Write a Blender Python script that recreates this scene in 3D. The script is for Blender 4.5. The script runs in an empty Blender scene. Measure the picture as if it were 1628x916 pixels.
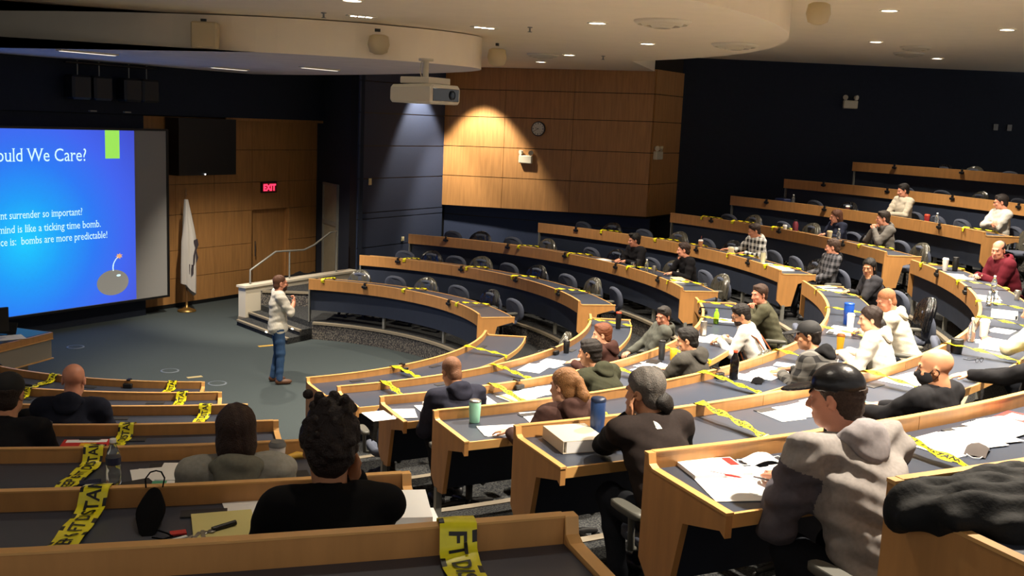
import bpy, math, random
import numpy as np
from mathutils import Vector, Matrix
random.seed(7); np.random.seed(7)
D = bpy.data; COL = bpy.context.scene.collection; sc = bpy.context.scene
PI = math.pi
def rad(a): return a*PI/180

# ---------------------------------------------------------------- camera
def make_camera():
    yaw, pitch, roll = rad(74.403), rad(9.186), rad(2.549)
    f = Vector((math.cos(yaw)*math.cos(pitch), math.sin(yaw)*math.cos(pitch), -math.sin(pitch)))
    r = Vector((math.sin(yaw), -math.cos(yaw), 0)); u = r.cross(f)
    r2 = r*math.cos(roll)+u*math.sin(roll); u2 = -r*math.sin(roll)+u*math.cos(roll)
    m = Matrix((r2, u2, -f)).transposed().to_4x4(); m.translation = (0, -15.97, 4.266)
    cd = D.cameras.new('camera'); c = D.objects.new('camera', cd); COL.objects.link(c)
    c.matrix_world = m; cd.sensor_width = 36; cd.lens = 36.376; cd.clip_start = .05; cd.clip_end = 200
    sc.camera = c
make_camera()
# ---------------------------------------------------------------- world, exposure
w = D.worlds.new('world'); sc.world = w; w.use_nodes = True
w.node_tree.nodes['Background'].inputs[0].default_value = (.9, .85, .8, 1)
w.node_tree.nodes['Background'].inputs[1].default_value = .18
sc.view_settings.view_transform = 'Standard'; sc.view_settings.look = 'None'
sc.view_settings.exposure = 1.8; sc.view_settings.gamma = 1.0; sc.view_settings.use_curve_mapping = False
sc.cycles.use_denoising = True
sc.cycles.max_bounces = 6; sc.cycles.diffuse_bounces = 4; sc.cycles.glossy_bounces = 3; sc.cycles.transmission_bounces = 6
sc.cycles.transparent_max_bounces = 8; sc.cycles.caustics_reflective = False; sc.cycles.caustics_refractive = False
# ---------------------------------------------------------------- lamps of the hall (recessed ceiling cans) and added stage spots
WARM = (1.0, .87, .70)
def spot(x, y, z, power, tx=None, ty=None, tz=0, angle=90, blend=.6, col=WARM, radius=.07):
    l = D.lights.new('downlight_or_added_lamp', 'SPOT'); l.energy = power; l.color = col; l.spot_size = rad(angle)
    l.spot_blend = blend; l.shadow_soft_size = radius
    o = D.objects.new('downlight_or_added_lamp', l); COL.objects.link(o); o.location = (x, y, z)
    d = Vector(((x if tx is None else tx)-x, (y if ty is None else ty)-y, tz-z))
    o.rotation_euler = d.to_track_quat('-Z', 'Y').to_euler()
    return o
# lit cans over the middle block (ceiling above the frame) and those in view; (x, y, z, W, cone)
for x, y, z, p, a in (
    (4.39, -3.61, 5.46, 430, 110), (6.09, -1.11, 5.46, 300, 110), (6.03, 2.45, 5.46, 180, 115), (1.33, -4.14, 5.46, 300, 110),
    (8.47, -3.62, 5.9, 470, 110), (11.09, .51, 5.9, 300, 115), (11.2, -2.61, 5.9, 400, 115), (14.21, 2.93, 5.9, 70, 110),
    (4.6, -8.6, 5.9, 600, 105), (7.2, -7.2, 5.9, 560, 110), (3.6, -11.9, 5.9, 500, 100), (6.6, -10.2, 5.9, 560, 105),
    (2.2, -6.6, 5.46, 360, 105), (-1.2, -8.8, 5.9, 14, 110), (.7, -11.6, 5.9, 22, 110), (-3.4, -5.6, 5.9, 16, 110), (9.2, -6.2, 5.9, 360, 110)):
    spot(x, y, z, p, angle=a)
spot(5.30, 8.05, 5.42, 330, 6.05, 8.78, 2.2, 70, .5)      # wall washer on the timber bay
spot(4.70, 8.45, 5.42, 260, 4.55, 8.95, 1.8, 66, .5)     # wall washer on the blue panels
spot(.85, 8.6, 4.9, 60, 1.9, 9.55, 1.4, 24, .8)          # narrow lamp on the timber beside the exit door
spot(.1, -.6, 4.95, 230, .8, .4, 0, angle=80)            # added lamp without a can, set to light the speaker's camera-facing side
spot(1.1, 2.6, 4.95, 200, angle=105)
spot(-.2, 3.2, 4.95, 300, 1.0, 5.8, .4, angle=70)        # added lamp without a can, brightens the parapet and steps
spot(-1.6, 1.0, 5.0, 40, angle=105)
# ---------------------------------------------------------------- materials
def lin(c):
    if isinstance(c, str):
        c = [int(c[i:i+2], 16)/255 for i in (0, 2, 4)]
    return tuple(x/12.92 if x <= .04045 else ((x+.055)/1.055)**2.4 for x in c)+(1,)
MATS = {}
def mat(name, col, rough=.6, metal=0, noise=0, nscale=20, bump=0, bscale=60, trans=0, alpha=1, spec=.5, emit=0, stretch=(1, 1, 1), sheen=0, world=False):
    if name in MATS: return MATS[name]
    m = D.materials.new(name); m.use_nodes = True; nt = m.node_tree; b = nt.nodes['Principled BSDF']
    c = lin(col) if isinstance(col, str) else tuple(col)+(1,)
    b.inputs['Base Color'].default_value = c; b.inputs['Roughness'].default_value = rough
    b.inputs['Metallic'].default_value = metal; b.inputs['Specular IOR Level'].default_value = spec
    if trans: b.inputs['Transmission Weight'].default_value = trans
    if alpha < 1: b.inputs['Alpha'].default_value = alpha
    if emit: b.inputs['Emission Color'].default_value = c; b.inputs['Emission Strength'].default_value = emit
    if sheen: b.inputs['Sheen Weight'].default_value = sheen
    if noise or bump:
        tc = nt.nodes.new('ShaderNodeTexCoord'); mp = nt.nodes.new('ShaderNodeMapping')
        mp.inputs['Scale'].default_value = stretch
        nt.links.new(tc.outputs['Object'], mp.inputs[0])
    if noise:
        n = nt.nodes.new('ShaderNodeTexNoise'); n.inputs['Scale'].default_value = nscale; n.inputs['Detail'].default_value = 4
        nt.links.new(mp.outputs[0], n.inputs[0])
        mr = nt.nodes.new('ShaderNodeMapRange'); mr.inputs[1].default_value = .3; mr.inputs[2].default_value = .7
        mr.inputs[3].default_value = 1-noise; mr.inputs[4].default_value = 1+noise
        nt.links.new(n.outputs[0], mr.inputs[0])
        mx = nt.nodes.new('ShaderNodeVectorMath'); mx.operation = 'SCALE'; mx.inputs[0].default_value = c[:3]
        nt.links.new(mr.outputs[0], mx.inputs['Scale']); nt.links.new(mx.outputs[0], b.inputs['Base Color'])
    if bump:
        n2 = nt.nodes.new('ShaderNodeTexNoise'); n2.inputs['Scale'].default_value = bscale; n2.inputs['Detail'].default_value = 3
        nt.links.new(mp.outputs[0], n2.inputs[0])
        bp = nt.nodes.new('ShaderNodeBump'); bp.inputs['Strength'].default_value = bump; bp.inputs['Distance'].default_value = .02
        nt.links.new(n2.outputs[0], bp.inputs['Height']); nt.links.new(bp.outputs[0], b.inputs['Normal'])
    MATS[name] = m
    return m
def plaid(name, ca, cb, scale):
    if name in MATS: return MATS[name]
    m = D.materials.new(name); m.use_nodes = True; nt = m.node_tree; b = nt.nodes['Principled BSDF']; b.inputs['Roughness'].default_value = .9
    tc = nt.nodes.new('ShaderNodeTexCoord'); sep = nt.nodes.new('ShaderNodeSeparateXYZ'); nt.links.new(tc.outputs['Object'], sep.inputs[0])
    def band(src, off):
        a = nt.nodes.new('ShaderNodeMath'); a.operation = 'MULTIPLY_ADD'; a.inputs[1].default_value = scale; a.inputs[2].default_value = off
        nt.links.new(src, a.inputs[0])
        f = nt.nodes.new('ShaderNodeMath'); f.operation = 'FRACT'; nt.links.new(a.outputs[0], f.inputs[0])
        g = nt.nodes.new('ShaderNodeMath'); g.operation = 'GREATER_THAN'; g.inputs[1].default_value = .5; nt.links.new(f.outputs[0], g.inputs[0])
        return g.outputs[0]
    ad = nt.nodes.new('ShaderNodeMath'); ad.operation = 'ADD'; nt.links.new(sep.outputs[0], ad.inputs[0]); nt.links.new(sep.outputs[1], ad.inputs[1])
    b1 = band(ad.outputs[0], 0); b2 = band(sep.outputs[2], .2)
    s = nt.nodes.new('ShaderNodeMath'); s.operation = 'ADD'; nt.links.new(b1, s.inputs[0]); nt.links.new(b2, s.inputs[1])
    h = nt.nodes.new('ShaderNodeMath'); h.operation = 'MULTIPLY'; h.inputs[1].default_value = .5; nt.links.new(s.outputs[0], h.inputs[0])
    mx = nt.nodes.new('ShaderNodeMix'); mx.data_type = 'RGBA'; mx.inputs[6].default_value = lin(ca); mx.inputs[7].default_value = lin(cb)
    nt.links.new(h.outputs[0], mx.inputs[0]); nt.links.new(mx.outputs[2], b.inputs['Base Color'])
    MATS[name] = m
    return m
def carpet(name, ca, cb, scale, thr=.5):
    m = D.materials.new(name); m.use_nodes = True; nt = m.node_tree; b = nt.nodes['Principled BSDF']; b.inputs['Roughness'].default_value = .95
    b.inputs['Specular IOR Level'].default_value = .1
    tc = nt.nodes.new('ShaderNodeTexCoord'); v = nt.nodes.new('ShaderNodeTexNoise'); v.inputs['Scale'].default_value = scale; v.inputs['Detail'].default_value = 2
    nt.links.new(tc.outputs['Object'], v.inputs[0])
    r = nt.nodes.new('ShaderNodeValToRGB'); r.color_ramp.elements[0].position = thr-.06; r.color_ramp.elements[1].position = thr+.06
    r.color_ramp.elements[0].color = lin(ca); r.color_ramp.elements[1].color = lin(cb)
    nt.links.new(v.outputs[0], r.inputs[0]); nt.links.new(r.outputs[0], b.inputs['Base Color'])
    MATS[name] = m
    return m
WOOD = mat('maple_veneer', 'bd8950', .42, noise=.10, nscale=6, stretch=(3, 3, .5))
WOODW = mat('wall_maple_veneer', 'ab7d4a', .5, noise=.14, nscale=5, stretch=(4, 4, .35))
EDGE = mat('maple_edge_band', 'd6a463', .4, noise=.06, nscale=8)
LAM = mat('slate_blue_laminate', '373e4c', .38, noise=.05, nscale=3)
NAVY = mat('navy_panel', '1f283a', .7, noise=.06, nscale=5)
NAVYW = mat('navy_wall_fabric', '293550', .9, noise=.06, nscale=30)
DARKW = mat('dark_navy_wall', '1a2232', .95, noise=.08, nscale=10)
METAL = mat('grey_painted_metal', '8b8c86', .45, .3)
CHROME = mat('chrome', 'c8c8c8', .2, 1)
WHITEP = mat('white_paint', 'e4dcc8', .7)
CEIL = mat('ceiling_plaster', 'f8ecd6', .9, noise=.02, nscale=3)
CEILG = mat('stage_ceiling_tile', 'e4dcd8', .9, noise=.05, nscale=2)
BLACK = mat('black_plastic', '101011', .45)
CHAIRF = mat('grey_blue_chair_fabric', '4a5060', .95, noise=.1, nscale=120)
CHAIRP = mat('chair_grey_plastic', '55554f', .45)
BAG = mat('black_bin_liner', '15161a', .16, bump=.9, bscale=14, spec=.8)
BAGC = mat('translucent_dark_bin_liner', '4a4840', .16, bump=1.0, bscale=16, spec=1.0, stretch=(1, 1, .35))
YEL = mat('yellow_tape', 'e6dc1e', .35, noise=.08, nscale=30)
INK = mat('black_ink', '0b0b0b', .5)
PAPER = mat('white_paper', 'f0f0ee', .8)
FLOORC = carpet('stage_carpet', '3f4749', '4b5354', 90)
TIERC = carpet('tier_carpet', '25272b', '4c4d4c', 70)
PEB = carpet('pebble_carpet', '424144', '7a756d', 42, .52)
NOSE = mat('stair_nosing', '8d8370', .6)

# ---------------------------------------------------------------- mesh helpers
class MB:
    def __init__(s): s.v = []; s.f = []; s.m = []; s.smooth = []
    def add(s, vs, fs, mi=0, sm=False):
        o = len(s.v); s.v += [tuple(p) for p in vs]
        for f in fs: s.f.append(tuple(i+o for i in f)); s.m.append(mi); s.smooth.append(sm)
    def box(s, c, h, rz=0, mi=0, M=None):
        vs = []
        for dz in (-1, 1):
            for dx, dy in ((-1, -1), (1, -1), (1, 1), (-1, 1)):
                x, y, z = dx*h[0], dy*h[1], dz*h[2]
                if M is not None: p = M @ Vector((x, y, z)); vs.append((c[0]+p.x, c[1]+p.y, c[2]+p.z))
                else:
                    ca, sa = math.cos(rz), math.sin(rz); vs.append((c[0]+ca*x-sa*y, c[1]+sa*x+ca*y, c[2]+z))
        s.add(vs, [(3, 2, 1, 0), (4, 5, 6, 7), (0, 1, 5, 4), (1, 2, 6, 5), (2, 3, 7, 6), (3, 0, 4, 7)], mi)
    def cbox(s, c, h, b=.01, rz=0, mi=0):          # box with chamfered top and side edges
        x, y, z = h; ca, sa = math.cos(rz), math.sin(rz); rings = []
        for zz, k in ((-z, b), (-z+b, 0), (z-b, 0), (z, b)):
            pts = [(x-k, -y+b), (x-k, y-b), (x-b, y-k), (-x+b, y-k), (-x+k, y-b), (-x+k, -y+b), (-x+b, -y+k), (x-b, -y+k)]
            rings.append([(c[0]+ca*px-sa*py, c[1]+sa*px+ca*py, c[2]+zz) for px, py in pts])
        s.loft(rings, mi, False)
    def loft(s, rings, mi=0, sm=True, cap=True, closed=True):
        n = len(rings[0]); vs = [p for r in rings for p in r]; fs = []
        for i in range(len(rings)-1):
            for j in range(n if closed else n-1):
                a, b = i*n+j, i*n+(j+1) % n
                fs.append((a, b, b+n, a+n))
        s.add(vs, fs, mi, sm)
        if cap:
            s.add(rings[0], [tuple(range(n-1, -1, -1))], mi); s.add(rings[-1], [tuple(range(n))], mi)
    def lathe(s, prof, n=14, c=(0, 0, 0), mi=0, cap=True, sm=True):
        s.loft([[(c[0]+r*math.cos(2*PI*j/n), c[1]+r*math.sin(2*PI*j/n), c[2]+z) for j in range(n)] for r, z in prof], mi, sm, cap)
    def tube(s, pts, r, n=8, mi=0, cap=True):
        pts = [Vector(p) for p in pts]; rings = []
        up = Vector((0, 0, 1)); prev = None
        for i, p in enumerate(pts):
            t = (pts[min(i+1, len(pts)-1)]-pts[max(i-1, 0)]).normalized()
            a = t.cross(up if abs(t.z) < .95 else Vector((1, 0, 0))) if prev is None else (prev-t*prev.dot(t))
            a.normalize(); prev = a; b = t.cross(a); rr = r[i] if isinstance(r, (list, tuple)) else r
            rings.append([p+a*(rr*math.cos(2*PI*j/n))+b*(rr*math.sin(2*PI*j/n)) for j in range(n)])
        s.loft(rings, mi, True, cap)
    def prism(s, poly, f0, f1, mi=0):              # poly: list of points, f0/f1 map a point to 3-D on either face
        n = len(poly); vs = [f0(p) for p in poly]+[f1(p) for p in poly]
        s.add(vs, [tuple(range(n-1, -1, -1)), tuple(range(n, 2*n))]+[(i, (i+1) % n, (i+1) % n+n, i+n) for i in range(n)], mi)
    def arc(s, r0, r1, z0, z1, a0, a1, mi=0, step=2.0):
        n = max(2, int(abs(a1-a0)/step)+1); vs = []
        for i in range(n+1):
            a = rad(a0+(a1-a0)*i/n); c, q = math.cos(a), math.sin(a)
            vs += [(r0*c, r0*q, z0), (r1*c, r1*q, z0), (r1*c, r1*q, z1), (r0*c, r0*q, z1)]
        fs = [(0, 1, 2, 3), (4*n+3, 4*n+2, 4*n+1, 4*n)]
        for i in range(n):
            for j in range(4):
                a, b = 4*i+j, 4*i+(j+1) % 4; fs.append((b, a, a+4, b+4))
        s.add(vs, fs, mi)
    def build(s, name, mats, parent=None, loc=None, rz=None):
        me = D.meshes.new(name); me.from_pydata(s.v, [], s.f)
        for m in (mats if isinstance(mats, (list, tuple)) else [mats]): me.materials.append(m)
        if s.m and max(s.m) > 0: me.polygons.foreach_set('material_index', s.m)
        if any(s.smooth): me.polygons.foreach_set('use_smooth', s.smooth)
        me.update()
        return link(name, me, parent, loc, rz)
def link(name, me, parent=None, loc=None, rz=None):
    o = D.objects.new(name, me); COL.objects.link(o)
    if parent is not None: o.parent = parent
    if loc is not None: o.location = loc
    if rz is not None: o.rotation_euler = (0, 0, rz)
    return o
LABELS = set()
def tag(o, label=None, cat=None, group=None, kind=None):
    if label:
        if label in LABELS and not group: print('DUP LABEL', label)
        LABELS.add(label); o['label'] = label
    if cat: o['category'] = cat
    if group: o['group'] = group
    if kind: o['kind'] = kind
    return o
def thing(name, label, cat, loc=(0, 0, 0), rz=0, group=None):
    o = D.objects.new(name, None); COL.objects.link(o); o.empty_display_size = .1
    o.location = loc; o.rotation_euler = (0, 0, rz); return tag(o, label, cat, group)
def struct(o): o['kind'] = 'structure'; return o
KIDS = {}
def dup(root, loc, rz, label, group=None):
    def cp(o, par):
        c = o.copy(); COL.objects.link(c)
        if par is not None: c.parent = par
        for k in o.children: cp(k, c)
        return c
    r = cp(root, None); r.location = loc; r.rotation_euler = (0, 0, rz); tag(r, label, None, group)
    return r
def text_mesh(s, size=1.0, align='LEFT', squeeze=1.0, bold=0, serif=False):
    cu = D.curves.new('lettering', 'FONT'); cu.body = s; cu.size = size; cu.align_x = align; cu.resolution_u = 3; cu.offset = bold
    o = D.objects.new('lettering', cu); COL.objects.link(o); bpy.context.view_layer.update()
    me = D.meshes.new_from_object(o.evaluated_get(bpy.context.evaluated_depsgraph_get())); D.objects.remove(o)
    vs = [(v.co.x*squeeze, v.co.y) for v in me.vertices]; fs = [tuple(p.vertices) for p in me.polygons]
    if serif:                                      # slab feet on every stem, like a book face
        own = {}
        for f in fs:
            for i in range(len(f)): own.setdefault(tuple(sorted((f[i], f[(i+1) % len(f)]))), []).append(f)
        for (i, j), ff in own.items():
            if len(ff) > 1: continue
            (x0, y0), (x1, y1) = vs[i], vs[j]
            if abs(y0-y1) > .004 or not .035 < abs(x1-x0) < .14: continue
            my = sum(vs[q][1] for q in ff[0])/len(ff[0]); up = my < y0; a, b = min(x0, x1), max(x0, x1); o_ = len(vs)
            l, r = (.05, .05) if not up or y0 > .6 else (.055, .0)
            y2 = y0-.028 if up else y0+.028
            vs += [(a-l, y0), (b+r, y0), (b+r, y2), (a-l, y2)]; fs.append((o_, o_+1, o_+2, o_+3))
    D.meshes.remove(me)
    return vs, fs
# ---------------------------------------------------------------- hall geometry: concentric rows about the origin
RR = [3.918, 5.472, 7.055, 8.652, 10.304, 11.951, 13.448, 15.084]
ZZ = [1.147, 1.442, 1.755, 2.078, 2.451, 2.820, 3.213, 3.656]     # height of each row's rail
TT = [z-.82 for z in ZZ]                                         # height of each row's floor
NX = Vector((math.cos(rad(132)), math.sin(rad(132)), 0)); UX = Vector((NX.y, -NX.x, 0))
def cu(c, u, z): return NX*c+UX*u+Vector((0, 0, z))
def pol(r, a, z): return Vector((r*math.cos(rad(a)), r*math.sin(rad(a)), z))
ORD = ['front', 'second', 'third', 'fourth', 'fifth', 'sixth', 'seventh', 'eighth']
NTH = ['first', 'second', 'third', 'fourth', 'fifth', 'sixth', 'seventh', 'eighth', 'ninth', 'tenth']
BLK = {'A': 'near left block', 'B': 'middle block', 'C': 'far block'}
# ================================================================ structure
def inside(x, y):
    p = Vector((x, y, 0)); c, u = p.dot(NX), p.dot(UX)
    if c > 3.6: return False
    if c > -1.54 and u > 10.2+.15*(3.6-c): return False
    if c <= -1.54 and u > 11.05 and (y > 7.1-.268*(x-10.6)): return False
    return True
def amax(r):
    a = -20
    while a < 140 and inside(r*math.cos(rad(a)), r*math.sin(rad(a))): a += .5
    return a-.5
def slab(name, pts, z0, z1, m, mi=0):
    b = MB(); b.prism(pts, lambda p: (p[0], p[1], z0), lambda p: (p[0], p[1], z1)); return struct(b.build(name, m))
slab('floor', [(-14, -20), (24, -20), (24, 16), (-14, 16)], -.1, 0, FLOORC)
CLIM = [0, 0, 60.5, 43, 29.5, 27.5, 26, 23.5]
for k in range(8):
    r0 = RR[k]-.03; r1 = (RR[k+1]-.03) if k < 7 else 18.5
    n = 70; a0 = -168
    b = MB(); vs = []
    A0, A1 = (66.5 if k == 0 else amax(r0+.02)), amax(r1)
    if k >= 2: A0 = min(A0, CLIM[k]); A1 = min(A1, CLIM[k])
    for i in range(n+1):
        t = i/n
        for r, z in ((r0, -.02 if k == 0 else TT[k-1]-.05), (r0, TT[k]), (r1, TT[k]), (r1, -.02)):
            a = a0+((A0 if r == r0 else A1)-a0)*t; p = pol(r, a, z); vs.append(tuple(p))
    fs = []; mi = []
    for i in range(n):
        for j in range(3): b_ = 4*i+j; fs.append((b_, b_+1, b_+5, b_+4))
    b.add(vs, fs); b.add(vs[:4], [(3, 2, 1, 0)]); b.add(vs[-4:], [(0, 1, 2, 3)])
    o = struct(b.build('floor', [TIERC, PEB]))
    for q, p in enumerate(o.data.polygons):
        if q % 3 == 0 and q < 3*n: p.material_index = 1
    b = MB(); b.arc(r0-.025, r0+.05, TT[k]-.035, TT[k]+.006, a0, A0-.3, step=3)
    struct(b.build('trim_%d' % (k+1), NOSE))
# half steps in the three aisles
def steps(a_of, name):
    for k in range(7):
        a0, a1 = a_of(k); zb = 0 if k == 0 else TT[k-1]; b = MB()
        r = RR[k]-.03
        b.arc(r-.42, r-.003, zb+.001, (zb+TT[k])/2, a0, a1)
        o = struct(b.build('floor', TIERC))
        b = MB(); b.arc(r-.445, r-.40, (zb+TT[k])/2-.03, (zb+TT[k])/2+.006, a0, a1); struct(b.build('trim_%d' % (k+20), NOSE))
AEND = [-94.1, -90.9, -88.9, -87.9, -87.2, -86.7, -86.25]
BL = [-76.2, -78.0, -78.9, -79.8, -80.5, -81.1, -81.35]
BR = [-18.6, -16.3, -15.6, -15.5, -14.7, -14.0, -13.6]
CR = [1.2, -4.2, -7.5, -7.9, -9.1, -9.0, -9.0, -9.0]
CL = [67.8, 61.9, 57.8, 40.7, 26.6, 25.0, 23.6, 21.0]
steps(lambda k: (AEND[k]+.6, BL[k]-.6), 'a'); steps(lambda k: (BR[k]+.8, CR[k]-.8), 'b')
# two steps beside the white parapet, with small step lamps
E0, E1 = pol(RR[0]-.03, 66.5, 0), pol(RR[1]-.03, amax(RR[1]-.03), 0)
for i, (off, z) in enumerate(((.64, .11), (.32, .22))):
    o0, o1 = E0-UX*off, E1-UX*off
    b = MB(); b.prism([E0-UX*.004, o0, o1, E1-UX*.004], lambda v: (v.x, v.y, .001), lambda v: (v.x, v.y, z)); struct(b.build('floor', TIERC))
    b = MB(); b.prism([o0+UX*.05, o0-UX*.02, o1-UX*.02, o1+UX*.05], lambda v: (v.x, v.y, z-.03), lambda v: (v.x, v.y, z+.006)); struct(b.build('trim_%d' % (40+i), NOSE))
    for q in (.12, .38):
        p = o0.lerp(o1, q)-UX*.024; b = MB(); b.box((p.x, p.y, z-.015), (.004, .03, .01), rad(42)); o = b.build('step_light', mat('step_light_glow', 'fff2d8', emit=2.5))
        tag(o, 'small lit lamp in the %s step by the white parapet, %s the curved desk' % (('lower', 'upper')[i], 'nearer' if q < .2 else 'farther from'), 'lamp', 'step lamps')
# ---- walls
def wallquad(name, p, q, z0, z1, m, th=.12, side=1):
    p = Vector((p[0], p[1], 0)); q = Vector((q[0], q[1], 0)); d = (q-p).normalized(); nn = Vector((-d.y, d.x, 0))*th*side
    b = MB(); b.prism([p, q, q+nn, p+nn], lambda v: (v.x, v.y, z0), lambda v: (v.x, v.y, z1)); return struct(b.build(name, m))
def xy(c, u): v = cu(c, u, 0); return (v.x, v.y)
def panelwall(root, fr, to, z0, z1, depth, m, name='panel', gap=.012, th=.03):
    """separate wall panel between two ground points, proud of the wall behind"""
    p = Vector((fr[0], fr[1], 0)); q = Vector((to[0], to[1], 0)); d = (q-p).normalized(); nn = Vector((d.y, -d.x, 0))
    p = p+d*gap/2; q = q-d*gap/2
    b = MB(); b.prism([p, q, q+nn*th, p+nn*th], lambda v: (v.x, v.y, z0+gap/2), lambda v: (v.x, v.y, z1-gap/2)); return b.build(name, m, root)
# front wall: timber behind the stage (plane c = 5.9), with door recess
wf = wallquad('wall_front', xy(6.16, -9), xy(6.16, 8.6), 0, 6, mat('dark_joint', '1d150d', .9), .2, 1)
seams = [0.04, .62, 1.22, 1.98, 2.62, 3.35, 4.04]
us = [2.9, 3.9, 4.95, 6.05, 7.22, 8.16]
for i in range(len(us)-1):
    for j in range(len(seams)-1):
        if i == 3 and j < 3: continue
        bend = .0
        panelwall(wf, xy(5.95, us[i]), xy(5.95, us[i+1]), seams[j], seams[j+1], 0, WOODW, 'panel', .01, .05)
dr = struct(D.objects.new('door_1', None)); COL.objects.link(dr)
panelwall(dr, xy(6.06, 6.08), xy(6.06, 7.19), .02, 1.97, 0, WOODW, 'door_leaf', .006, .045)
b = MB(); b.tube([cu(5.93, 6.18, .9), cu(5.93, 6.18, 1.25)], .012); b.build('door_handle', CHROME, dr)
b = MB(); b.box(cu(6.0, 6.055, 1.0), (.03, .06, 1.0), rad(42)); b.box(cu(6.0, 7.215, 1.0), (.03, .06, 1.0), rad(42)); b.build('door_frame', WOODW, dr)
b = MB(); b.box(cu(5.885, 5.4, .04), (2.7, .012, .04), rad(42)); struct(b.build('baseboard_front', BLACK))
# dark header beam over the stage and dark screen recess
hb = MB(); hb.prism([(5.52, -9), (5.88, -9), (5.88, 8.2), (5.52, 8.2)], lambda p: tuple(cu(p[0], p[1], 4.06)), lambda p: tuple(cu(p[0], p[1], 5.6))); struct(hb.build('wall_header', DARKW))
hb = MB(); hb.prism([(5.6, -9), (5.88, -9), (5.88, 2.88), (5.6, 2.88)], lambda p: tuple(cu(p[0], p[1], 0.0)), lambda p: tuple(cu(p[0], p[1], 4.05))); struct(hb.build('wall_screen', DARKW))
hb = MB(); hb.box(cu(5.60, 6.6, 4.03), (1.6, .015, .03), rad(42)); struct(hb.build('trim_60', WOODW))
# slanted return wall with the glazed side door, then the blue panel wall (plane c = 3.65)
r0, r1 = xy(5.9, 8.18), xy(3.65, 7.07)
rw = wallquad('wall_return', r1, r0, 0, 5.8, DARKW, .15, -1)
rp, rq = Vector((*r1, 0)), Vector((*r0, 0)); rd = (rq-rp).normalized(); rn = Vector((-rd.y, rd.x, 0))
dd = struct(D.objects.new('door_2', None)); COL.objects.link(dd)
def onr(t, off, z): return rp+rd*t+rn*off+Vector((0, 0, z))
g = mat('frosted_door_glass', '8f8a78', .35, noise=.08, nscale=5)
for z0, z1 in ((.28, 1.62), (1.72, 2.55)):
    b = MB(); b.box(onr(1.52, .02, (z0+z1)/2), (.42, .012, (z1-z0)/2), math.atan2(rd.y, rd.x)); b.build('pane', g, dd)
for t, z, hx, hz in ((1.08, 1.4, .025, 1.2), (1.96, 1.4, .025, 1.2), (1.52, 2.58, .46, .03), (1.52, 1.67, .44, .05), (1.52, .24, .44, .04)):
    b = MB(); b.box(onr(t, .03, z), (hx, .03, hz), math.atan2(rd.y, rd.x)); b.build('door_frame', METAL, dd)
wb = wallquad('wall_blue', xy(3.66, 7.07), xy(3.66, 10.45), 0, 5.8, BLACK, .2, 1)
for a, z in zip((0, .7, 1.24, 1.90, 2.04, 2.82, 3.56, 4.3, 5.0), (.7, 1.24, 1.90, 2.04, 2.82, 3.56, 4.3, 5.0, 5.75)):
    o = panelwall(wb, xy(3.65, 7.07), xy(3.65, 10.29), a, z, 0, NAVYW, 'panel', .022, .03)
# timber bay on the side wall
B0 = Vector(xy(3.65, 10.29)).to_3d(); bd = Vector((math.sin(rad(51)), -math.cos(rad(51)), 0)); bn = Vector((-math.cos(rad(51)), -math.sin(rad(51)), 0))
B1 = B0+bd*5.32; B2 = B1+UX*1.55
wl = MB(); wl.prism([B0, B1, B2, B0+UX*1.55], lambda v: (v.x, v.y, 2.16), lambda v: (v.x, v.y, 5.9)); wbay = struct(wl.build('wall_bay', mat('dark_joint', '1d150d')))
zs = [(2.10, 2.2), (2.85, 2.95), (3.58, 3.67), (4.31, 4.38), (4.97, 5.0), (5.56, 5.56)]
ts = [0, 1.66, 3.42, 5.34]
for i in range(3):
    for j in range(5):
        za = [zs[j][0]+(zs[j][1]-zs[j][0])*t/5.32 for t in (ts[i], ts[i+1])]; zb = [zs[j+1][0]+(zs[j+1][1]-zs[j+1][0])*t/5.32 for t in (ts[i], ts[i+1])]
        p, q = B0+bd*(ts[i]+.005), B0+bd*(ts[i+1]-.005); e = bn*.04
        b = MB(); z = lambda v, h: (v.x, v.y, h)
        b.add([z(p, za[0]+.008), z(q, za[1]+.008), z(q, zb[1]-.008), z(p, zb[0]-.008), z(p+e, za[0]+.008), z(q+e, za[1]+.008), z(q+e, zb[1]-.008), z(p+e, zb[0]-.008)],
              [(0, 1, 2, 3), (7, 6, 5, 4), (0, 4, 5, 1), (1, 5, 6, 2), (2, 6, 7, 3), (3, 7, 4, 0)])
        b.build('panel', WOODW, wbay)
for j in range(5):
    p, q = B1+UX*.03, B2; e = Vector((UX.y, -UX.x, 0))*.04
    b = MB(); b.prism([p, q, q+e, p+e], lambda v: (v.x, v.y, zs[j][1]+.008), lambda v: (v.x, v.y, zs[j+1][1]-.008)); b.build('panel', WOODW, wbay)
# blue wall below the bay, set back, with one reveal
lw = MB(); P0, P1 = B0+UX*.12, B1+UX*.25
lw.prism([P0, P1, P1+UX*.3, P0+UX*.3], lambda v: (v.x, v.y, 0), lambda v: (v.x, v.y, 2.2)); lwo = struct(lw.build('wall_side', BLACK))
for a, z in ((.3, 1.22), (1.22, 1.88), (1.88, 2.2)):
    panelwall(lwo, (P0.x, P0.y), (P1.x, P1.y), a, z, 0, NAVYW, 'panel', .022, .02)
# rear dark wall and the unseen sides of the hall
d15 = Vector((math.cos(rad(-15)), math.sin(rad(-15)), 0)); Q0 = Vector((9.4, 7.568, 0)); Q1 = Q0+d15*13.5
wallquad('wall_rear', Q0, Q1, 0, 6.1, DARKW, .2, 1)
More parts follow.
